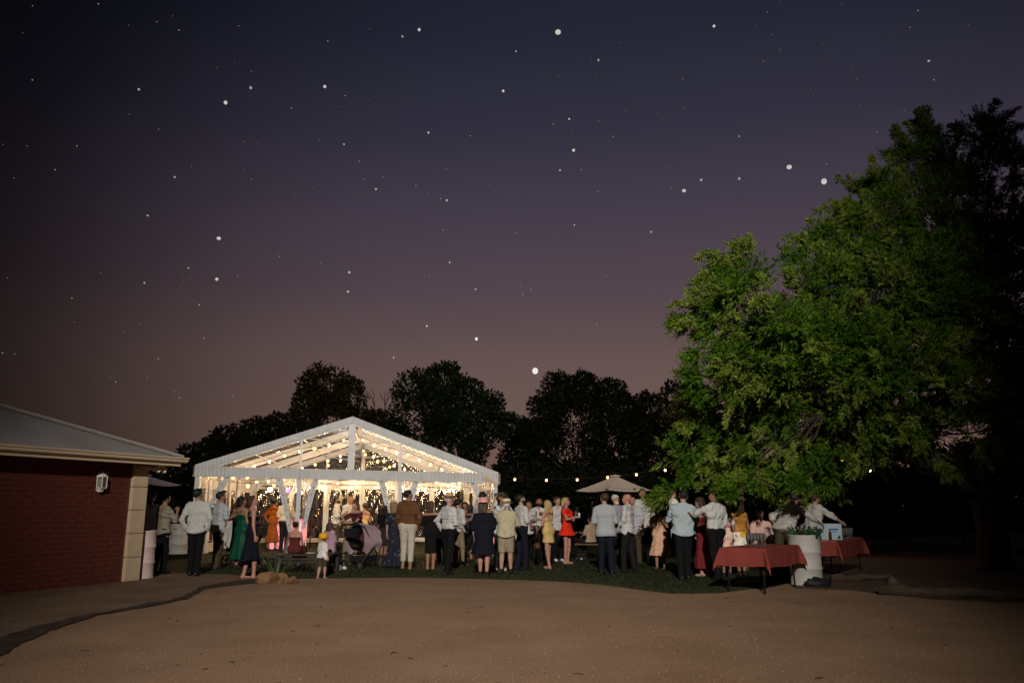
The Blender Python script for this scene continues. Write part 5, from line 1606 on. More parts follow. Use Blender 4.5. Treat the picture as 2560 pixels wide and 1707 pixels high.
Q["S"] = person(1795, 1453, 1224, -28, "man in a white rolled-sleeve shirt and black trousers beside the near red table", ("in", "roll", "white"), T("black"), hair=("short", "black"), arms=("relax", "out"), skin=1, hyaw=-35, stance=(.05, -.08))
Q["U"] = person(1855, 1440, 1250, -10, "woman in a gold top and bright lemon and poppy printed skirt by the red table", ("in", "none", "gold"), ("skirt", .30, .24, "lemonprint"), hair=("long", "brown"), arms=("relax", "bent"), fem=True, skin=2, build=1.05)
Q["V"] = person(1818, 1444, 1255, 20, "woman in a pink floral dress partly hidden behind the white rolled-sleeve shirt", dress=("tee", .35, .2, "pinkprint", {"sl": .5}), hair=("bob", "brown"), arms=("bent", "bent"), fem=True, skin=2)
Q["X"] = person(1909, 0, 1272, 175, "man in a pale pink open shirt sitting at the picnic table", ("out", "short", "pinkshirt"), T("olive"), hair=("short", "black"), arms=("lap", "lap"), skin=2, Y=19.0, sit=.48)
Q["Y"] = person(1968, 0, 1240, 58, "man in a pale linen shirt bending over the white drum to reach a bottle", ("out", "roll", "offwhite"), T("olive"), hair=("short", "black"), arms=("reach", "hip"), skin=2, Y=16.9, lean=34, H=1.84, stance=(.25, -.2), build=1.1)
Q["Z"] = person(2040, 0, 1250, 75, "person in a loose white shirt serving at the far red table", ("loose", "roll", "offwhite"), T("black"), hair=("short", "brown"), arms=("reach", "low"), skin=0, Y=17.9, lean=10, H=1.74, hpitch=-18)
Q["1"] = person(582, 0, 1250, 20, "dark-haired woman in a dark dress behind the emerald dress, next to the olive trousers", dress=("tee", .4, .2, "charcoal"), hair=("bob", "brown"), arms=("bent", "low"), fem=True, skin=1, Y=20.3)
Q["2"] = person(1104, 0, 1256, -15, "dark-haired person half hidden behind the straw trilby's shoulder", ("out", "roll", "charcoal"), T("black"), hair=("bob", "black"), skin=2, Y=21.4)
Q["3"] = person(1162, 0, 1254, 205, "woman in a dark red dress glimpsed between the khaki trousers and the lace dress", dress=("tee", .45, .2, "darkred"), hair=("long", "black"), fem=True, skin=1, Y=22.4, face=True)
# small child on the shoulder of the man in light blue
pb_ = Q["P"]
ch = person(1690, 0, 1228, 75, "small curly-haired child held against the light blue shirt's shoulder", ("out", "short", "toddlerprint"), ("shorts", "tan"), hair=("short", "brown"), arms=("hold", "chest"), shoes=None, skin=0, child=1.40, build=1.25, Y=pb_["base"].y + .26, H=.82, vox=.013)
ch["e"].location.z = at(1690, 1228, pb_["base"].y + .26).z - .84
# ------------------------------------------------------------------ drums, tables, glasses
M_DRUM = mat("white_drum_paint", (.46, .44, .415), .55, (.38, .36, .335), 3, bump=.1, bscale=12)
M_DRUMP = mat("pinkish_drum_paint", (.70, .55, .51), .55, (.62, .48, .45), 3, bump=.1, bscale=12)
def drum(px, fy, label, m, H=.90, r=.29, Y=None, slot=False):
    b = Vector((xat(px, Y), Y, 0)) if Y else ground(px, fy)
    e = empty("steel_drum", b, 0, label, "drum", "painted steel drums")
    pr = [(r - .01, 0), (r + .006, .004), (r + .006, .02), (r, .03)]
    for zc in (.33 * H, .66 * H):
        pr += [(r, zc - .03), (r + .012, zc - .012), (r + .014, zc), (r + .012, zc + .012), (r, zc + .03)]
    pr += [(r, H - .03), (r + .006, H - .02), (r + .008, H - .005), (r + .002, H), (r - .012, H - .004), (r - .012, H - .16)]
    MB().lathe(pr, 40).build("shell", m, e)
    MB().lathe([(r - .012, H - .15), (0, H - .15)], 40).build("inner_floor", mat("drum_inside", (.15, .14, .13), .7), e)
    if slot:
        MB().box((0, -r - .004, H * .83), (.13, .012, .018)).build("handle", mat("dark_handle", (.03, .03, .03), .5), e)
    return b
drum(444, 1384, "white steel drum with a dark slot handle, between the two shirts by the house", M_DRUM, .92, .30, slot=True)
drum(350, 1445, "pinkish white steel drum standing against the cream quoins", M_DRUMP, .95, .24)
db = drum(2018, 0, "white steel drum piled with bottles between the red tables", M_DRUM, .91, .285, Y=15.55)
M_GREEN = mat("green_bottle_glass", (.010, .05, .022), .08, spec=.8)
M_BROWNB = mat("brown_bottle_glass", (.06, .022, .006), .08, spec=.8)
M_FOIL = mat("foil", (.35, .33, .30), .3, metal=.8)
M_PALE = clear_mat("pale_bottle_glass", (.8, .92, .85), .55, .10, .06)
def bottle_mesh(m, h=.29, r=.037):
    return MB().lathe([(0, 0), (r, .003), (r, h * .55), (r * .85, h * .64), (r * .42, h * .76), (r * .36, h * .96), (r * .42, h * .965), (r * .42, h), (0, h)], 14).mesh("bottle", m)
bms = [bottle_mesh(M_GREEN), bottle_mesh(M_GREEN, .24, .031), bottle_mesh(M_BROWNB, .24, .031), bottle_mesh(M_PALE, .28, .036)]
capm = MB().lathe([(0, .003), (.0165, .003), (.0165, -.03), (.013, -.035)], 10).mesh("cap", M_FOIL)
for i in range(30):
    a, rr = rnd.uniform(0, 6.28), .23 * math.sqrt(rnd.random())
    k = rnd.choice((0, 0, 1, 1, 2, 3))
    o = link("bottle", bms[k], None, db + Vector((rr * math.cos(a), rr * math.sin(a), .775 + .09 * (1 - rr / .23) + rnd.uniform(-.02, .05))), (rnd.uniform(-.7, .7), rnd.uniform(-.7, .7), rnd.uniform(0, 6)))
    tag(o, ("green wine", "green wine", "brown beer", "clear pale")[k] + " bottle in the heap filling the top of the white drum", "bottle", "bottles piled in the white drum")
    c_ = link("cap", capm, o, (0, 0, (.29, .24, .24, .28)[k]))
M_RED = mat("red_tablecloth", (.22, .046, .036), .95, (.19, .039, .031), 2.5, bump=.25, bscale=120, spec=.1)
M_LEG = mat("black_steel", (.015, .014, .014), .5, metal=.3)
M_TOP = mat("table_plastic", (.5, .48, .45), .6)
def red_table(c, e1, L, Wd, label, clabel, over=(.30, .33), h=.74):
    """c = near corner on the ground, e1 = direction of the long side"""
    e1 = Vector(e1).normalized()
    e2 = Vector((-e1.y, e1.x, 0))
    ctr = c + e1 * L / 2 + e2 * Wd / 2
    t = empty("folding_table", ctr, math.atan2(e1.y, e1.x), label, "table", "folding drinks tables")
    MB().box((0, 0, h - .02), (L, Wd, .04)).build("table_top", M_TOP, t)
    for sx in (-1, 1):
        for sy in (-1, 1):
            MB().tube([(sx * (L / 2 - .14), sy * (Wd / 2 - .07), h - .04), (sx * (L / 2 - .08), sy * (Wd / 2 - .06), 0)], .016, 8).build("leg", M_LEG, t)
        MB().tube([(sx * (L / 2 - .11), -(Wd / 2 - .065), .44), (sx * (L / 2 - .11), (Wd / 2 - .065), .44)], .012, 8).build("stretcher", M_LEG, t)
        MB().tube([(sx * (L / 2 - .11), 0, .44), (sx * (L / 2 - .35), .0, .56), (sx * (L / 2 - .6), 0, h - .05)], .011, 8).build("brace", M_LEG, t)
    # cloth: a rectangle draped over the edges, corners hang in pleats
    a, b = L / 2 + .012, Wd / 2 + .012
    oa, ob = over
    nu, nv = 72, 48
    TLx, TLy = a + oa, b + ob
    def fn(s, tt):
        x, y = (s * 2 - 1) * TLx, (tt * 2 - 1) * TLy
        ox, oy = max(abs(x) - a, 0), max(abs(y) - b, 0)
        sx, sy = (1 if x > 0 else -1), (1 if y > 0 else -1)
        z = h + .006
        px_, py_ = max(-a, min(a, x)), max(-b, min(b, y))
        if ox and oy:
            d = math.hypot(ox, oy)
            ang = math.atan2(oy, ox)
            fold = .10 * math.sin(2 * ang) * min(d / .3, 1)
            flare = .02 + .05 * d + fold
            px_ += sx * flare * (.35 + .65 * math.cos(ang))
            py_ += sy * flare * (.35 + .65 * math.sin(ang))
            z -= min(d, .47)
        elif ox or oy:
            d = ox + oy
            w = .006 * math.sin((y if ox else x) * 13 + sx + 2 * sy) * min(d / .2, 1) + .05 * d
            px_ += sx * w if ox else 0
            py_ += sy * w if oy else 0
            z -= d + .012 * math.sin((y if ox else x) * 5 + 1) * (d > .2)
        else:
            z += .0015 * math.sin(x * 9) * math.sin(y * 11)
        return (px_, py_, z)
    cl = MB().sheet(fn, nu, nv).build("tablecloth", M_RED, None, (ctr.x, ctr.y, 0), (0, 0, math.atan2(e1.y, e1.x)))
    tag(cl, clabel, "tablecloth", "red cloths on the drinks tables")
    return ctr, e1, e2, h + .010
c1 = ground(1908, 1487)
ctr1, f1, f2, zt1 = red_table(c1 + Vector((.06, .0, 0)), (.60, .80, 0), 1.72, .74, "folding table under the nearer red cloth, black steel legs on the gravel", "red cloth on the nearer table holding the empty flutes")
c2 = Vector((6.62, 16.75, 0))
ctr2, g1, g2, zt2 = red_table(c2, (.55, .835, 0), 2.7, .76, "folding table under the farther red cloth behind the white drum", "red cloth on the farther table holding the box and amber-lit glasses", (.30, .36))
M_FLUTE = clear_mat("flute_glass", (.95, .95, .95), .55, .14, .03)
M_AMBER_LIT = clear_mat("amber_lit_drink", (.95, .62, .22), .45, .25, .05, milkcol=(.8, .45, .12))  # amber bulb light put into the colour of the glass filling
fl_me = MB().lathe([(0, .0), (.028, .002), (.026, .005), (.004, .010), (.0035, .075), (.010, .085), (.021, .115), (.024, .16), (.021, .215), (.0198, .215), (.0225, .16), (.0195, .118), (.0, .09)], 12).mesh("flute", M_FLUTE)
dk_me = MB().lathe([(.0, .092), (.0185, .119), (.0215, .15), (.0205, .185), (.0, .185)], 10).mesh("drink", M_AMBER_LIT)
fc = at(1942, 1366, ctr1.y + .28)
for i in range(6):
    for j in range(4):
        p = ctr1 + f1 * .06 + f2 * .10 + Vector((1, -.15, 0)).normalized() * (i - 2.5) * .058 + Vector((.15, 1, 0)).normalized() * (j - 1.5) * .058
        o = link("champagne_flute", fl_me, None, (p.x + rnd.uniform(-.006, .006), p.y + rnd.uniform(-.006, .006), zt1))
        tag(o, "empty champagne flute in the tight block on the nearer red table", "champagne flute", "empty flutes on the nearer red table")
for i in range(9):
    for j in range(4):
        p = ctr2 + g1 * (.02 + i * .075) + g2 * (-.32 + j * .062)
        o = link("champagne_flute", fl_me, None, (p.x + rnd.uniform(-.006, .006), p.y + rnd.uniform(-.006, .006), zt2))
        tag(o, "champagne flute with amber-lit drink in the rows on the farther red table", "champagne flute", "filled flutes on the farther red table")
        link("drink", dk_me, o)
p = ctr2 + g1 * .95 + g2 * -.22
o = link("champagne_flute", fl_me, None, (p.x, p.y, zt2)); link("drink", dk_me, o)
tag(o, "lone filled flute standing right of the amber-lit rows on the farther red table", "champagne flute")
# carton on the far table
bx = ctr2 + g1 * -.75 + g2 * -.12
cb = empty("carton", (bx.x, bx.y, zt2), math.atan2(g1.y, g1.x) - .52, "pale blue and white drinks carton on the farther red table", "carton")
MB().box((0, 0, .165), (.44, .30, .33)).build("box", mat("carton_white", (.50, .62, .70), .6, (.46, .58, .66), 3), cb)
MB().box((.222, 0, .165), (.004, .30, .33)).build("end_panel", mat("carton_blue", (.03, .16, .36), .5), cb)
MB().box((.225, -.02, .285), (.004, .18, .07)).build("pink_label", mat("carton_pink", (.55, .14, .22), .5), cb)
MB().box((.12, -.1525, .05), (.075, .004, .06)).build("corner_print", mat("carton_dark", (.05, .07, .16), .5), cb)
def text(name, s, size, m, parent, loc, rot):
    c_ = bpy.data.curves.new(name, "FONT")
    c_.body, c_.size, c_.align_x, c_.align_y, c_.extrude = s, size, "CENTER", "CENTER", .001
    o = bpy.data.objects.new(name, c_)
    C.objects.link(o)
    dg = bpy.context.evaluated_depsgraph_get()
    me = bpy.data.meshes.new_from_object(o.evaluated_get(dg))
    bpy.data.objects.remove(o)
    me.materials.clear(); me.materials.append(m)
    return link(name, me, parent, loc, rot)
M_INK = mat("carton_ink", (.05, .20, .42), .5)
MB().box((.0, -.1525, .215), (.22, .004, .034)).build("printed_band", M_INK, cb)
MB().box((-.02, -.1525, .165), (.13, .004, .014)).build("printed_line", M_INK, cb)
for k, (da, dbb) in enumerate(((-1.02, -.2), (-.98, .02), (-.42, -.3))):
    p = ctr2 + g1 * da + g2 * dbb
    o = link("bottle", bms[(2, 1, 0)[k]], None, (p.x, p.y, zt2))
    tag(o, ("brown beer bottle standing left of the pale blue carton", "green beer bottle standing behind the brown one by the carton", "green wine bottle in front of the pale blue carton")[k], "bottle")
    link("cap", capm, o, (0, 0, (.24, .24, .29)[k]))
# dark tub and bag under the tables
b = ground(1950, 1452)
tubp = empty("tub", (b.x + .1, b.y + .35, 0), 0, "black rubber tub in the shadow under the nearer red table", "tub")
MB().lathe([(0, .0), (.20, .0), (.26, .30), (.275, .30), (.275, .32), (.25, .32), (.2, .03), (0, .03)], 28).build("bowl", mat("black_rubber", (.012, .012, .013), .6), tubp)
for k in (-1, 1):
    MB().tube([(k * .26, -.06, .27), (k * .31, -.05, .29), (k * .31, .05, .29), (k * .26, .06, .27)], .012, 6).build("handle", mat("black_rubber", (.012, .012, .013), .6), tubp)
b = ground(2045, 1465)
bagm = bmesh.new(); bmesh.ops.create_icosphere(bagm, subdivisions=3, radius=1)
for vv in bagm.verts:
    q = vv.co
    k = 1 + .16 * math.sin(5 * q.x + 2) * math.sin(4 * q.y) + .10 * math.sin(9 * q.z + 7 * q.x)
    vv.co = Vector((q.x * .26 * k, q.y * .13 * k, max(q.z, -.45) * .11 * k + .05))
me = bpy.data.meshes.new("bin_bag"); bagm.to_mesh(me); bagm.free()
for f in me.polygons: f.use_smooth = True
me.materials.append(mat("black_plastic", (.008, .008, .008), .65, spec=.3))
tag(link("bin_bag", me, None, (b.x, b.y, 0), (0, 0, .1)), "black crumpled bag lying at the foot of the white bottle drum", "bag")
# ------------------------------------------------------------------ parasols
M_PARA = mat("pale_canvas", (.66, .53, .45), .9, (.60, .48, .41), 3, bump=.2, bscale=60)
M_PARAM = mat("mauve_canvas", (.42, .33, .36), .9, (.38, .30, .33), 3, bump=.2, bscale=60)
M_POLE = mat("dark_pole", (.05, .04, .035), .5)
def parasol(px, Y, ztop, zedge, r, label, m, rot0, n=8):
    b = Vector((xat(px, Y), Y, 0))
    e = empty("parasol", b, rot0, label, "parasol", "parasols over the lawn tables")
    MB().tube([(0, 0, 0), (0, 0, ztop + .02)], .022, 10).build("pole", M_POLE, e)
    MB().lathe([(0, .0), (.24, .0), (.24, .05), (.06, .09), (0, .09)], 20).build("base", M_POLE, e)
    for i in range(n):
        a0, a1 = 2 * math.pi * i / n, 2 * math.pi * (i + 1) / n
        def fn(s, t):
            rr = .04 + (r - .04) * s
            p0, p1 = Vector((math.cos(a0) * rr, math.sin(a0) * rr, 0)), Vector((math.cos(a1) * rr, math.sin(a1) * rr, 0))
            p = p0.lerp(p1, t)
            z = ztop - (ztop - zedge) * s - .05 * s * math.sin(math.pi * t) * 1.0 - .02 * math.sin(math.pi * s)
            return (p.x, p.y, z)
        MB().sheet(fn, 8, 6).build("panel", m, e)
        MB().tube([(0, 0, ztop - .03), (math.cos(a0) * r, math.sin(a0) * r, zedge - .015)], .009, 5).build("rib", M_POLE, e)
        MB().tube([(0, 0, zedge - .25), (math.cos(a0) * r * .55, math.sin(a0) * r * .55, ztop - (ztop - zedge) * .55 - .075)], .007, 5).build("strut", M_POLE, e)
    MB().lathe([(.0, ztop + .06), (.2, ztop + .02), (.21, ztop - .015), (.2, ztop - .01)], n, (0, 0, 0)).build("top_cap", m, e)
zp = at(1543, 1190, 26.5).z
parasol(1543, 26.5, zp, at(1543, 1227, 26.5).z, 1.38, "pale cream parasol standing open behind the grey blazer", M_PARA, R(14), 6)
parasol(345, 25, at(345, 1188, 25).z, at(345, 1212, 25).z, 1.16, "mauve parasol showing past the brick house corner", M_PARAM, R(0), 6)
# ------------------------------------------------------------------ bench, picnic table, pram, stroller
M_DARKW = mat("dark_timber", (.035, .026, .022), .7, (.022, .017, .014), 6, bump=.3, bscale=30, stretch=(.2, 1, 1))
def bench(px, Y, L, label, rz=0, h=.43):
    e = empty("bench", (xat(px, Y), Y, 0), rz, label, "bench")
    for j in range(4):
        MB().box((0, -.18 + j * .12, h - .02), (L, .10, .035)).build("slat", M_DARKW, e)
    for j, z in enumerate((.33, .26)):
        MB().box((0, -.215, z), (L - .06, .03, .05)).build("rail", M_DARKW, e)
    for sx in (-1, 1):
        for sy in (-1, 1):
            MB().box((sx * (L / 2 - .06), sy * .18, (h - .04) / 2), (.07, .06, h - .04)).build("leg", M_DARKW, e)
    return e
bench(748, 18.0, 1.0, "dark slatted bench on the lawn under the woman in maroon")
bench(820, 18.55, .40, "short dark stool under the sequinned kimono", R(-12))
M_TIMB = mat("brown_timber", (.13, .075, .04), .75, (.09, .05, .028), 5, bump=.3, bscale=30, stretch=(.2, 1, 1))
def picnic(px, Y, rz, label, L=1.7):
    e = empty("picnic_table", (xat(px, Y), Y, 0), rz, label, "picnic table")
    for j in range(6):
        MB().box((0, -.34 + j * .136, .735), (L, .125, .035)).build("plank", M_TIMB, e)
    for sy in (-1, 1):
        for j in range(2):
            MB().box((0, sy * (.62 + j * .13), .445), (L, .12, .035)).build("plank", M_TIMB, e)
    for sx in (-1, 1):
        for sy in (-1, 1):
            MB().bar((sx * (L / 2 - .25), sy * .22, .715), (sx * (L / 2 - .25), sy * .66, 0), .04, .09).build("leg", M_TIMB, e)
        MB().box((sx * (L / 2 - .25) + .042 * sx, 0, .41), (.04, 1.5, .09)).build("crossbar", M_TIMB, e)
    return e
picnic(1905, 19.75, R(4), "brown picnic table under the lit tree by the pale pink shirt")
picnic(1472, 23.0, R(-8), "picnic table with seated guests beyond the bright red dress")
picnic(948, 28.5, R(8), "timber picnic table inside the marquee by the right entrance")
M_BLACK = mat("black_frame", (.012, .012, .013), .5)
M_TYRE = mat("black_tyre", (.014, .014, .014), .85)
M_MUSLIN = mat("pink_muslin", (.40, .28, .30), .95, (.34, .24, .26), 6, bump=.4, bscale=40)
def wheel(parent, c, r, axis="X"):
    Mw = Matrix.Rotation(R(90), 3, "Y" if axis == "X" else "X")
    w = MB().lathe([(r - .03, -.022), (r - .008, -.022), (r, -.010), (r, .010), (r - .008, .022), (r - .03, .022), (r - .03, -.022)], 22, c, Mw).build("wheel", M_TYRE, parent)
    rim = MB().lathe([(0, -.018), (.03, -.016), (.03, .016), (0, .018)], 10, c, Mw)
    for k in range(6):
        a = k * math.pi / 3
        d = Mw @ Vector((math.cos(a), math.sin(a), 0))
        rim.bar(c, Vector(c) + d * (r - .028), .014)
    rim.build("rim", mat("grey_rim", (.10, .10, .10), .5), w)
def pram(px, Y, rz, label, draped):
    e = empty("pram", (xat(px, Y), Y, 0), rz, label, "pram", "prams on the lawn")
    for sx in (-1, 1):
        wheel(e, (sx * .28, .30, .15), .15)
        wheel(e, (sx * .24, -.42, .11), .11)
        MB().tube([(sx * .27, .30, .15), (sx * .27, .05, .50), (sx * .27, -.34, .98), (sx * .25, -.50, 1.02)], .016, 8).build("frame_tube", M_BLACK, e)
        MB().tube([(sx * .24, -.42, .11), (sx * .26, -.05, .42), (sx * .26, .20, .62)], .016, 8).build("frame_tube", M_BLACK, e)
    MB().tube([(-.25, -.50, 1.02), (-.2, -.55, 1.03), (.2, -.55, 1.03), (.25, -.50, 1.02)], .02, 8).build("handle", M_BLACK, e)
    def seat(s, t):
        a = math.pi * (s - .5) * 1.1
        y = -.30 + .70 * t
        return (.25 * math.sin(a) * (1 if abs(a) < 1.57 else 1), y, .55 - .20 * math.cos(a) * (1 - .25 * t) + .15 * (1 - t))
    MB().sheet(seat, 16, 8).build("seat_shell", M_BLACK, e)
    MB().box((0, .0, .24), (.42, .50, .14)).build("basket", M_BLACK, e)
    def hood(s, t):
        a = math.pi * s
        b_ = math.pi * .55 * t
        return (-.26 * math.cos(a), -.26 + .34 * math.sin(b_) * math.sin(a) * .6 - .05, .66 + .36 * math.sin(a) * math.cos(b_ * .6))
    MB().sheet(hood, 16, 6).build("hood", M_BLACK, e)
    MB().box((0, -.46, .84), (.36, .12, .20)).build("organiser_bag", M_BLACK, e)
    if draped:
        def cloth_(s, t):
            a = math.pi * (s * 1.5 - .25)
            rr = .285 + .022 * math.sin(s * 38) * t + .03 * t
            yy = -.34 + .62 * t
            z = .66 + .42 * math.sin(a) * (1 - .2 * t) if math.sin(a) > 0 else .66 + (math.sin(a)) * (.40 + .06 * math.sin(t * 9 + s * 4))
            return (-rr * math.cos(a), yy, z)
        mu = MB().sheet(cloth_, 60, 20).build("muslin_wrap", M_MUSLIN, None, (xat(px, Y), Y, 0), (0, 0, rz))
        tag(mu, "pink muslin cloth draped over the pram hood in front of the marquee", "cloth")
pram(907, 19.6, R(-28), "black pram under a pink muslin cloth in front of the marquee", True)
pram(608, 20.4, R(70), "black stroller standing behind the emerald dress", False)
# ------------------------------------------------------------------ things held or left lying
def held(name, mb, m, p, label, cat, rot=(0, 0, 0)):
    o = mb.build(name, m, None, p, rot)
    return tag(o, label, cat)
M_PHONE = mat("phone_glass", (.02, .02, .022), .2)
h = Q["G"]["hands"]
held("can", MB().lathe([(0, -.06), (.028, -.058), (.031, -.045), (.031, .045), (.026, .058), (0, .058)], 14), mat("pale_can", (.5, .55, .55), .35, metal=.3), h[0] + Vector((0, -.02, .04)), "pale slim can in the hand of the woman in bright red", "can")
held("phone", MB().box((0, 0, 0), (.072, .009, .148)), M_PHONE, h[1] + Vector((.01, -.02, .06)), "dark phone held upright by the woman in bright red", "phone", (0, 0, .6))
h = Q["x"]["hands"]
o = link("bottle", bms[1], None, h[1] + Vector((0, 0, .06)), (math.pi, 0, 0)); tag(o, "beer bottle hanging from the left hand of the woman in navy", "bottle"); link("cap", capm, o, (0, 0, .24))
held("phone", MB().box((0, 0, 0), (.078, .012, .155)), mat("pink_case", (.66, .20, .22), .5), h[0] + Vector((.0, -.035, -.02)), "phone in a coral pink case in the right hand of the woman in navy", "phone")
h = Q["y"]["hands"]
cmr = empty("camera_in_hand", h[1] + Vector((.03, .06, .02)), 0, "black camera raised by the man in the pale straw hat", "camera")
MB().box((0, 0, 0), (.13, .06, .09)).build("camera_body", M_PHONE, cmr)
MB().lathe([(0, .0), (.036, .0), (.036, .08), (.03, .085), (0, .08)], 16, (0, .03, -.005), Matrix.Rotation(R(-90), 3, "X")).build("lens", M_PHONE, cmr)
h = Q["N"]["hands"]
held("cup", MB().lathe([(0, -.05), (.03, -.05), (.036, .06), (.033, .06), (.028, -.04), (0, -.04)], 14), mat("dark_drink", (.05, .012, .01), .1, spec=.7), h[0] + Vector((0, -.01, .02)), "glass of dark drink in the tall man's hand", "glass")
h = Q["R"]["hands"]
held("cup", MB().lathe([(0, -.09), (.036, -.088), (.04, .09), (.036, .09), (.032, -.07), (0, -.07)], 16), mat("silver", (.7, .7, .72), .22, metal=.9), (h[0] + h[1]) / 2 + Vector((-.04, -.04, .03)), "tall silver cup lifted by the woman in wine red", "cup", (.3, -.75, 0))
for k, (who, i, lab) in enumerate((("A", 0, "glass in the hand of the man in navy trousers"), ("E", 1, "glass in the hand of the blonde in butter yellow"), ("l", 0, "glass in the bearded man's hand inside the marquee"), ("m", 0, "glass in the bald man's hand inside the marquee"), ("c", 0, None))):
    if lab:
        o = link("drinking_glass", fl_me, None, Q[who]["hands"][i] + Vector((0, -.02, -.08))); tag(o, lab, "glass")
# handbag of the yellow dress
h = Q["E"]["hands"][1]
hb = empty("handbag", h + Vector((.02, -.03, -.33)), .3, "small brown handbag hanging from the arm of the blonde in butter yellow", "handbag")
M_BAG = mat("brown_bag", (.07, .025, .012), .45)
MB().lathe([(0, -.09), (.075, -.085), (.085, -.03), (.06, .06), (.0, .07)], 18).build("bag_body", M_BAG, hb)
MB().tube([(-.05, 0, .05), (-.03, 0, .22), (0, 0, .33), (.03, 0, .22), (.05, 0, .05)], .006, 6).build("strap", M_BAG, hb)
# scarf on the emerald dress
b = Q["e"]["base"]
def scf(s, t):
    return (-.20 + .05 * math.sin(s * 6) + .10 * (s - .5) * (1 + t) - .08 * t, -.17 - .04 * math.sin(s * 9 + t * 4), 1.12 - .62 * t * (.7 + .3 * s))
tag(MB().sheet(scf, 10, 14).build("scarf", CL["offwhite"], None, (b.x, b.y, 0), (0, 0, 0)), "pale scarf hanging at the left side of the emerald dress", "scarf")
# sunglasses on heads left out; clutch on the pink floral dress
h = Q["V"]["hands"][0]
held("clutch_bag", MB().box((0, 0, 0), (.26, .05, .10)), mat("grey_clutch", (.16, .17, .15), .6), h + Vector((-.06, -.05, 0)), "grey clutch bag held in front of the pink floral dress", "clutch bag", (0, 0, .1))
h = Q["S"]["hands"][0]
o = link("bottle", bms[1], None, Q["U"]["hands"][1] + Vector((-.06, -.05, -.05))); tag(o, "small dark bottle held by the woman in the gold top", "bottle"); link("cap", capm, o, (0, 0, .24))
# plates, cups and shoes left on the grass and bench
def onground(px, py, z=.012):
    return ground(px, py) + Vector((0, 0, z))
M_CUP = mat("paper_cup", (.66, .62, .56), .7)
for k, (px, py, lab) in enumerate(((848, 1426, "white paper cup standing on the grass by the pram"), )):
    held("paper_cup", MB().lathe([(0, 0), (.032, 0), (.042, .11), (.039, .11), (.03, .01), (0, .01)], 16), M_CUP, onground(px, py), lab, "cup")
for k, (px, py, lab) in enumerate(((838, 1427, "white shoe lying on its side left of the paper cup"), (856, 1424, "white shoe lying right of the paper cup"))):
    mb = MB().tube([(-.11, 0, .03), (-.05, 0, .042), (.03, .0, .04), (.12, 0, .025)], [.03, .042, .038, .026], 10)
    held("shoe", mb, M_CUP, onground(px, py), lab, "shoe", (.2, 0, .4 + k * 2))
o = link("bottle", bms[3], None, onground(858, 1417)); tag(o, "clear bottle standing on the grass by the pram wheel", "bottle"); link("cap", capm, o, (0, 0, .28))
q = Vector((xat(773, 18.0), 18.0, .432))
held("plate", MB().lathe([(0, .0), (.06, .0), (.11, .016), (.105, .02), (.06, .006), (0, .006)], 20), M_CUP, q, "pale plate on the dark slatted bench beside the woman in maroon", "plate")
q = Vector((xat(757, 17.95), 17.95, .43))
o = link("bottle", bms[2], None, q); tag(o, "dark bottle standing on the bench beside the woman in maroon", "bottle"); link("cap", capm, o, (0, 0, .29))
b = ground(1455, 1404)
hb = empty("handbag", b, 0, "black handbag lying on the lawn right of the bright red dress", "handbag")
MB().lathe([(0, .0), (.13, .0), (.14, .06), (.12, .15), (.04, .17), (0, .17)], 18, (0, 0, 0), Matrix.Diagonal((1.15, .6, 1))).build("bag_body", M_PHONE, hb)
MB().tube([(-.13, 0, .12), (-.24, -.03, .05), (-.34, -.04, .012), (-.28, -.08, .012), (-.1, -.09, .05)], .009, 6).build("strap", M_PHONE, hb)
# ------------------------------------------------------------------ booth, par lamps and speaker inside the marquee
def inT(u, w, z=0):
    return TP(u, w, z)
bo_ = empty("music_booth", inT(2.05, 5.2), math.atan2(uT.y, uT.x), "pink-lit white music booth inside the marquee", "booth")
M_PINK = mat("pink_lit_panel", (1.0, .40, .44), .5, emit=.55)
MB().box((0, 0, .52), (1.25, .5, 1.02)).build("front_panel", M_PINK, bo_)
MB().box((0, 0, 1.055), (1.35, .6, .05)).build("desk_top", M_BLACK, bo_)
MB().box((.2, -.05, 1.13), (.5, .36, .09)).build("mixer", M_BLACK, bo_)
st_ = empty("lamp_stand", inT(1.55, 4.3), math.atan2(uT.y, uT.x), "black stand with spot lamps inside the marquee's left bay", "lamp stand")
MB().tube([(0, 0, 0), (0, 0, 2.15)], .022, 8).build("pole", M_BLACK, st_)
for k in range(3):
    a = k * 2.09
    MB().tube([(0, 0, .45), (.42 * math.cos(a), .42 * math.sin(a), 0)], .014, 6).build("leg", M_BLACK, st_)
MB().tube([(-.35, 0, 2.15), (.75, 0, 2.15)], .02, 8).build("crossbar", M_BLACK, st_)
for k, (x, em, c_) in enumerate(((-.05, 4, (1, .72, .42)), (.55, 1.6, (.42, .22, 1)))):
    hd_ = MB().lathe([(0, -.14), (.06, -.13), (.10, .02), (.11, .10), (.10, .10), (.09, .05)], 18, (x, -.05, 2.02), Matrix.Rotation(R(115 if k else 80), 3, "X")).build("lamp_head", M_BLACK, st_)
    MB().lathe([(0, .062), (.088, .06)], 18, (x, -.05, 2.02), Matrix.Rotation(R(115 if k else 80), 3, "X")).build("lens", mat("lamp_lens%d" % k, c_, .3, emit=em), hd_)
    for sx in (-1, 1):
        MB().tube([(x + sx * .11, -.05, 2.02), (x + sx * .11, 0, 2.14)], .010, 6).build("yoke", M_BLACK, hd_)
sk = empty("loudspeaker", inT(2.75, 6.0), 0, "black loudspeaker on a stand beside the music booth", "loudspeaker")
MB().tube([(0, 0, 0), (0, 0, 1.4)], .02, 8).build("pole", M_BLACK, sk)
MB().box((0, 0, 1.66), (.36, .34, .58)).build("cabinet", M_BLACK, sk)
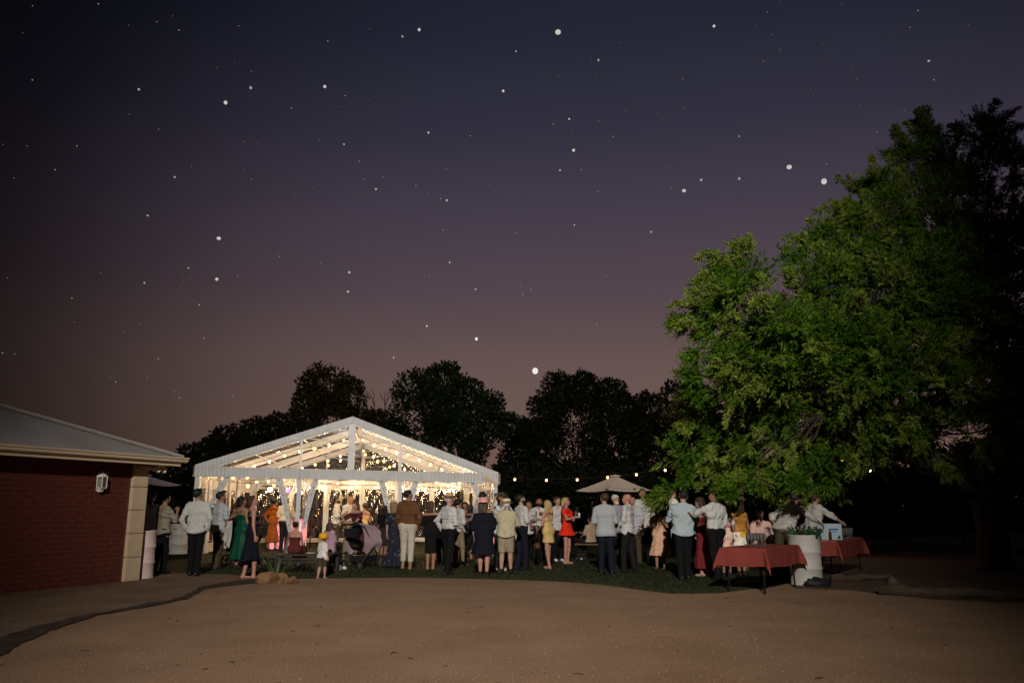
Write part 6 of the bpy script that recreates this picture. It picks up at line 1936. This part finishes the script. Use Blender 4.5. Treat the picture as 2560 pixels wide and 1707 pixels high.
MB().lathe([(0, .0), (.06, .0), (.12, -.03), (.13, -.03)], 18, (0, -.172, 1.58), Matrix.Rotation(R(90), 3, "X")).build("woofer", M_PHONE, sk)
fp = bpy.data.lights.new("pink_uplight", "POINT"); fp.energy, fp.color, fp.shadow_soft_size = 16, (1, .35, .55), .1
o = bpy.data.objects.new("pink_uplight", fp); C.objects.link(o); o.location = inT(2.5, 4.3, .5)
fp = bpy.data.lights.new("violet_lamp", "SPOT"); fp.energy, fp.color, fp.spot_size, fp.shadow_soft_size = 160, (.55, .35, 1), R(55), .05
o = bpy.data.objects.new("violet_lamp", fp); C.objects.link(o); o.location = inT(2.1, 4.2, 2.1); aim(o, inT(1.2, 3.2, 3.4))
# ------------------------------------------------------------------ stars: far glowing points
def star_m(name, k, c):
    return mat(name, c, .5, emit=k)
M_ST = [star_m("star_bright", .85, (1, .95, .88)), star_m("star_mid", .55, (1, .96, .90)), star_m("star_dim", .32, (1, .95, .9))]
ST = [(1338, 927, 15, 0, "brightest star, low over the dip between the dark trees"), (1395, 81, 12.5, 1, "large round star high above the middle of the marquee"), (1973, 418, 11, 1, "upper of the two big stars left of the lit tree's top"), (2060, 454, 12.5, 1, "lower of the two big stars left of the lit tree's top"),
      (564, 257, 9, 1, None), (812, 217, 8, 1, None), (627, 220, 6.5, 2, None), (347, 224, 5, 2, None), (547, 596, 9, 1, None), (542, 698, 7, 1, None), (1048, 75, 7, 1, None), (1258, 228, 7, 1, None), (1191, 847, 8, 0, "small bright star just above the broad green tree"), (1434, 376, 7, 1, None),
      (1710, 477, 8.5, 1, None), (1753, 450, 6, 2, None), (1848, 447, 6, 2, None), (1785, 66, 7, 1, None), (1496, 151, 5.5, 2, None), (873, 681, 5, 1, None), (870, 729, 5, 1, None), (1117, 501, 4.5, 1, None), (1071, 332, 4.5, 1, None), (860, 361, 5, 2, None), (1124, 656, 4, 1, None), (1067, 815, 4.5, 1, None),
      (437, 443, 4.5, 2, None), (369, 539, 4.5, 2, None), (361, 707, 4, 2, None), (471, 670, 4, 2, None), (498, 762, 4, 2, None), (1290, 129, 4, 2, None), (1423, 298, 4, 1, None), (1848, 341, 3.5, 2, None), (1628, 580, 3.5, 1, None), (1400, 426, 4, 1, None), (1436, 563, 3.5, 1, None), (1006, 92, 5, 2, None), (940, 473, 4, 1, None), (2322, 153, 5, 2, None), (1189, 723, 3.5, 1, None), (984, 894, 3.5, 1, None)]
DS = 1500.0
for i, (px, py, d, b, lab) in enumerate(ST):
    p = EYE + ray(px, py).normalized() * DS
    rr = d / 2 / FOC * DS * .97
    o = MB().ball((0, 0, 0), rr, 12, 8, (1 + .12 * math.sin(i), 1, 1 + .12 * math.cos(i * 2))).build("star", M_ST[b], None, p)
    tag(o, lab or "small bright star scattered over the open sky", "star", "bright stars in the dusk sky")
fs = MB()
for i in range(330):
    px, py = rnd.uniform(-300, 2860), rnd.uniform(-400, 1000)
    d = ray(px, py).normalized()
    p = EYE + d * DS
    fs.ball(p, rnd.choice((.45, .5, .6, .75, 1.0)), 5, 3)
fs_ = fs.build("faint_stars", mat("star_faint", (1, .95, .9), .5, emit=.30))
tag(fs_, kind="stuff")
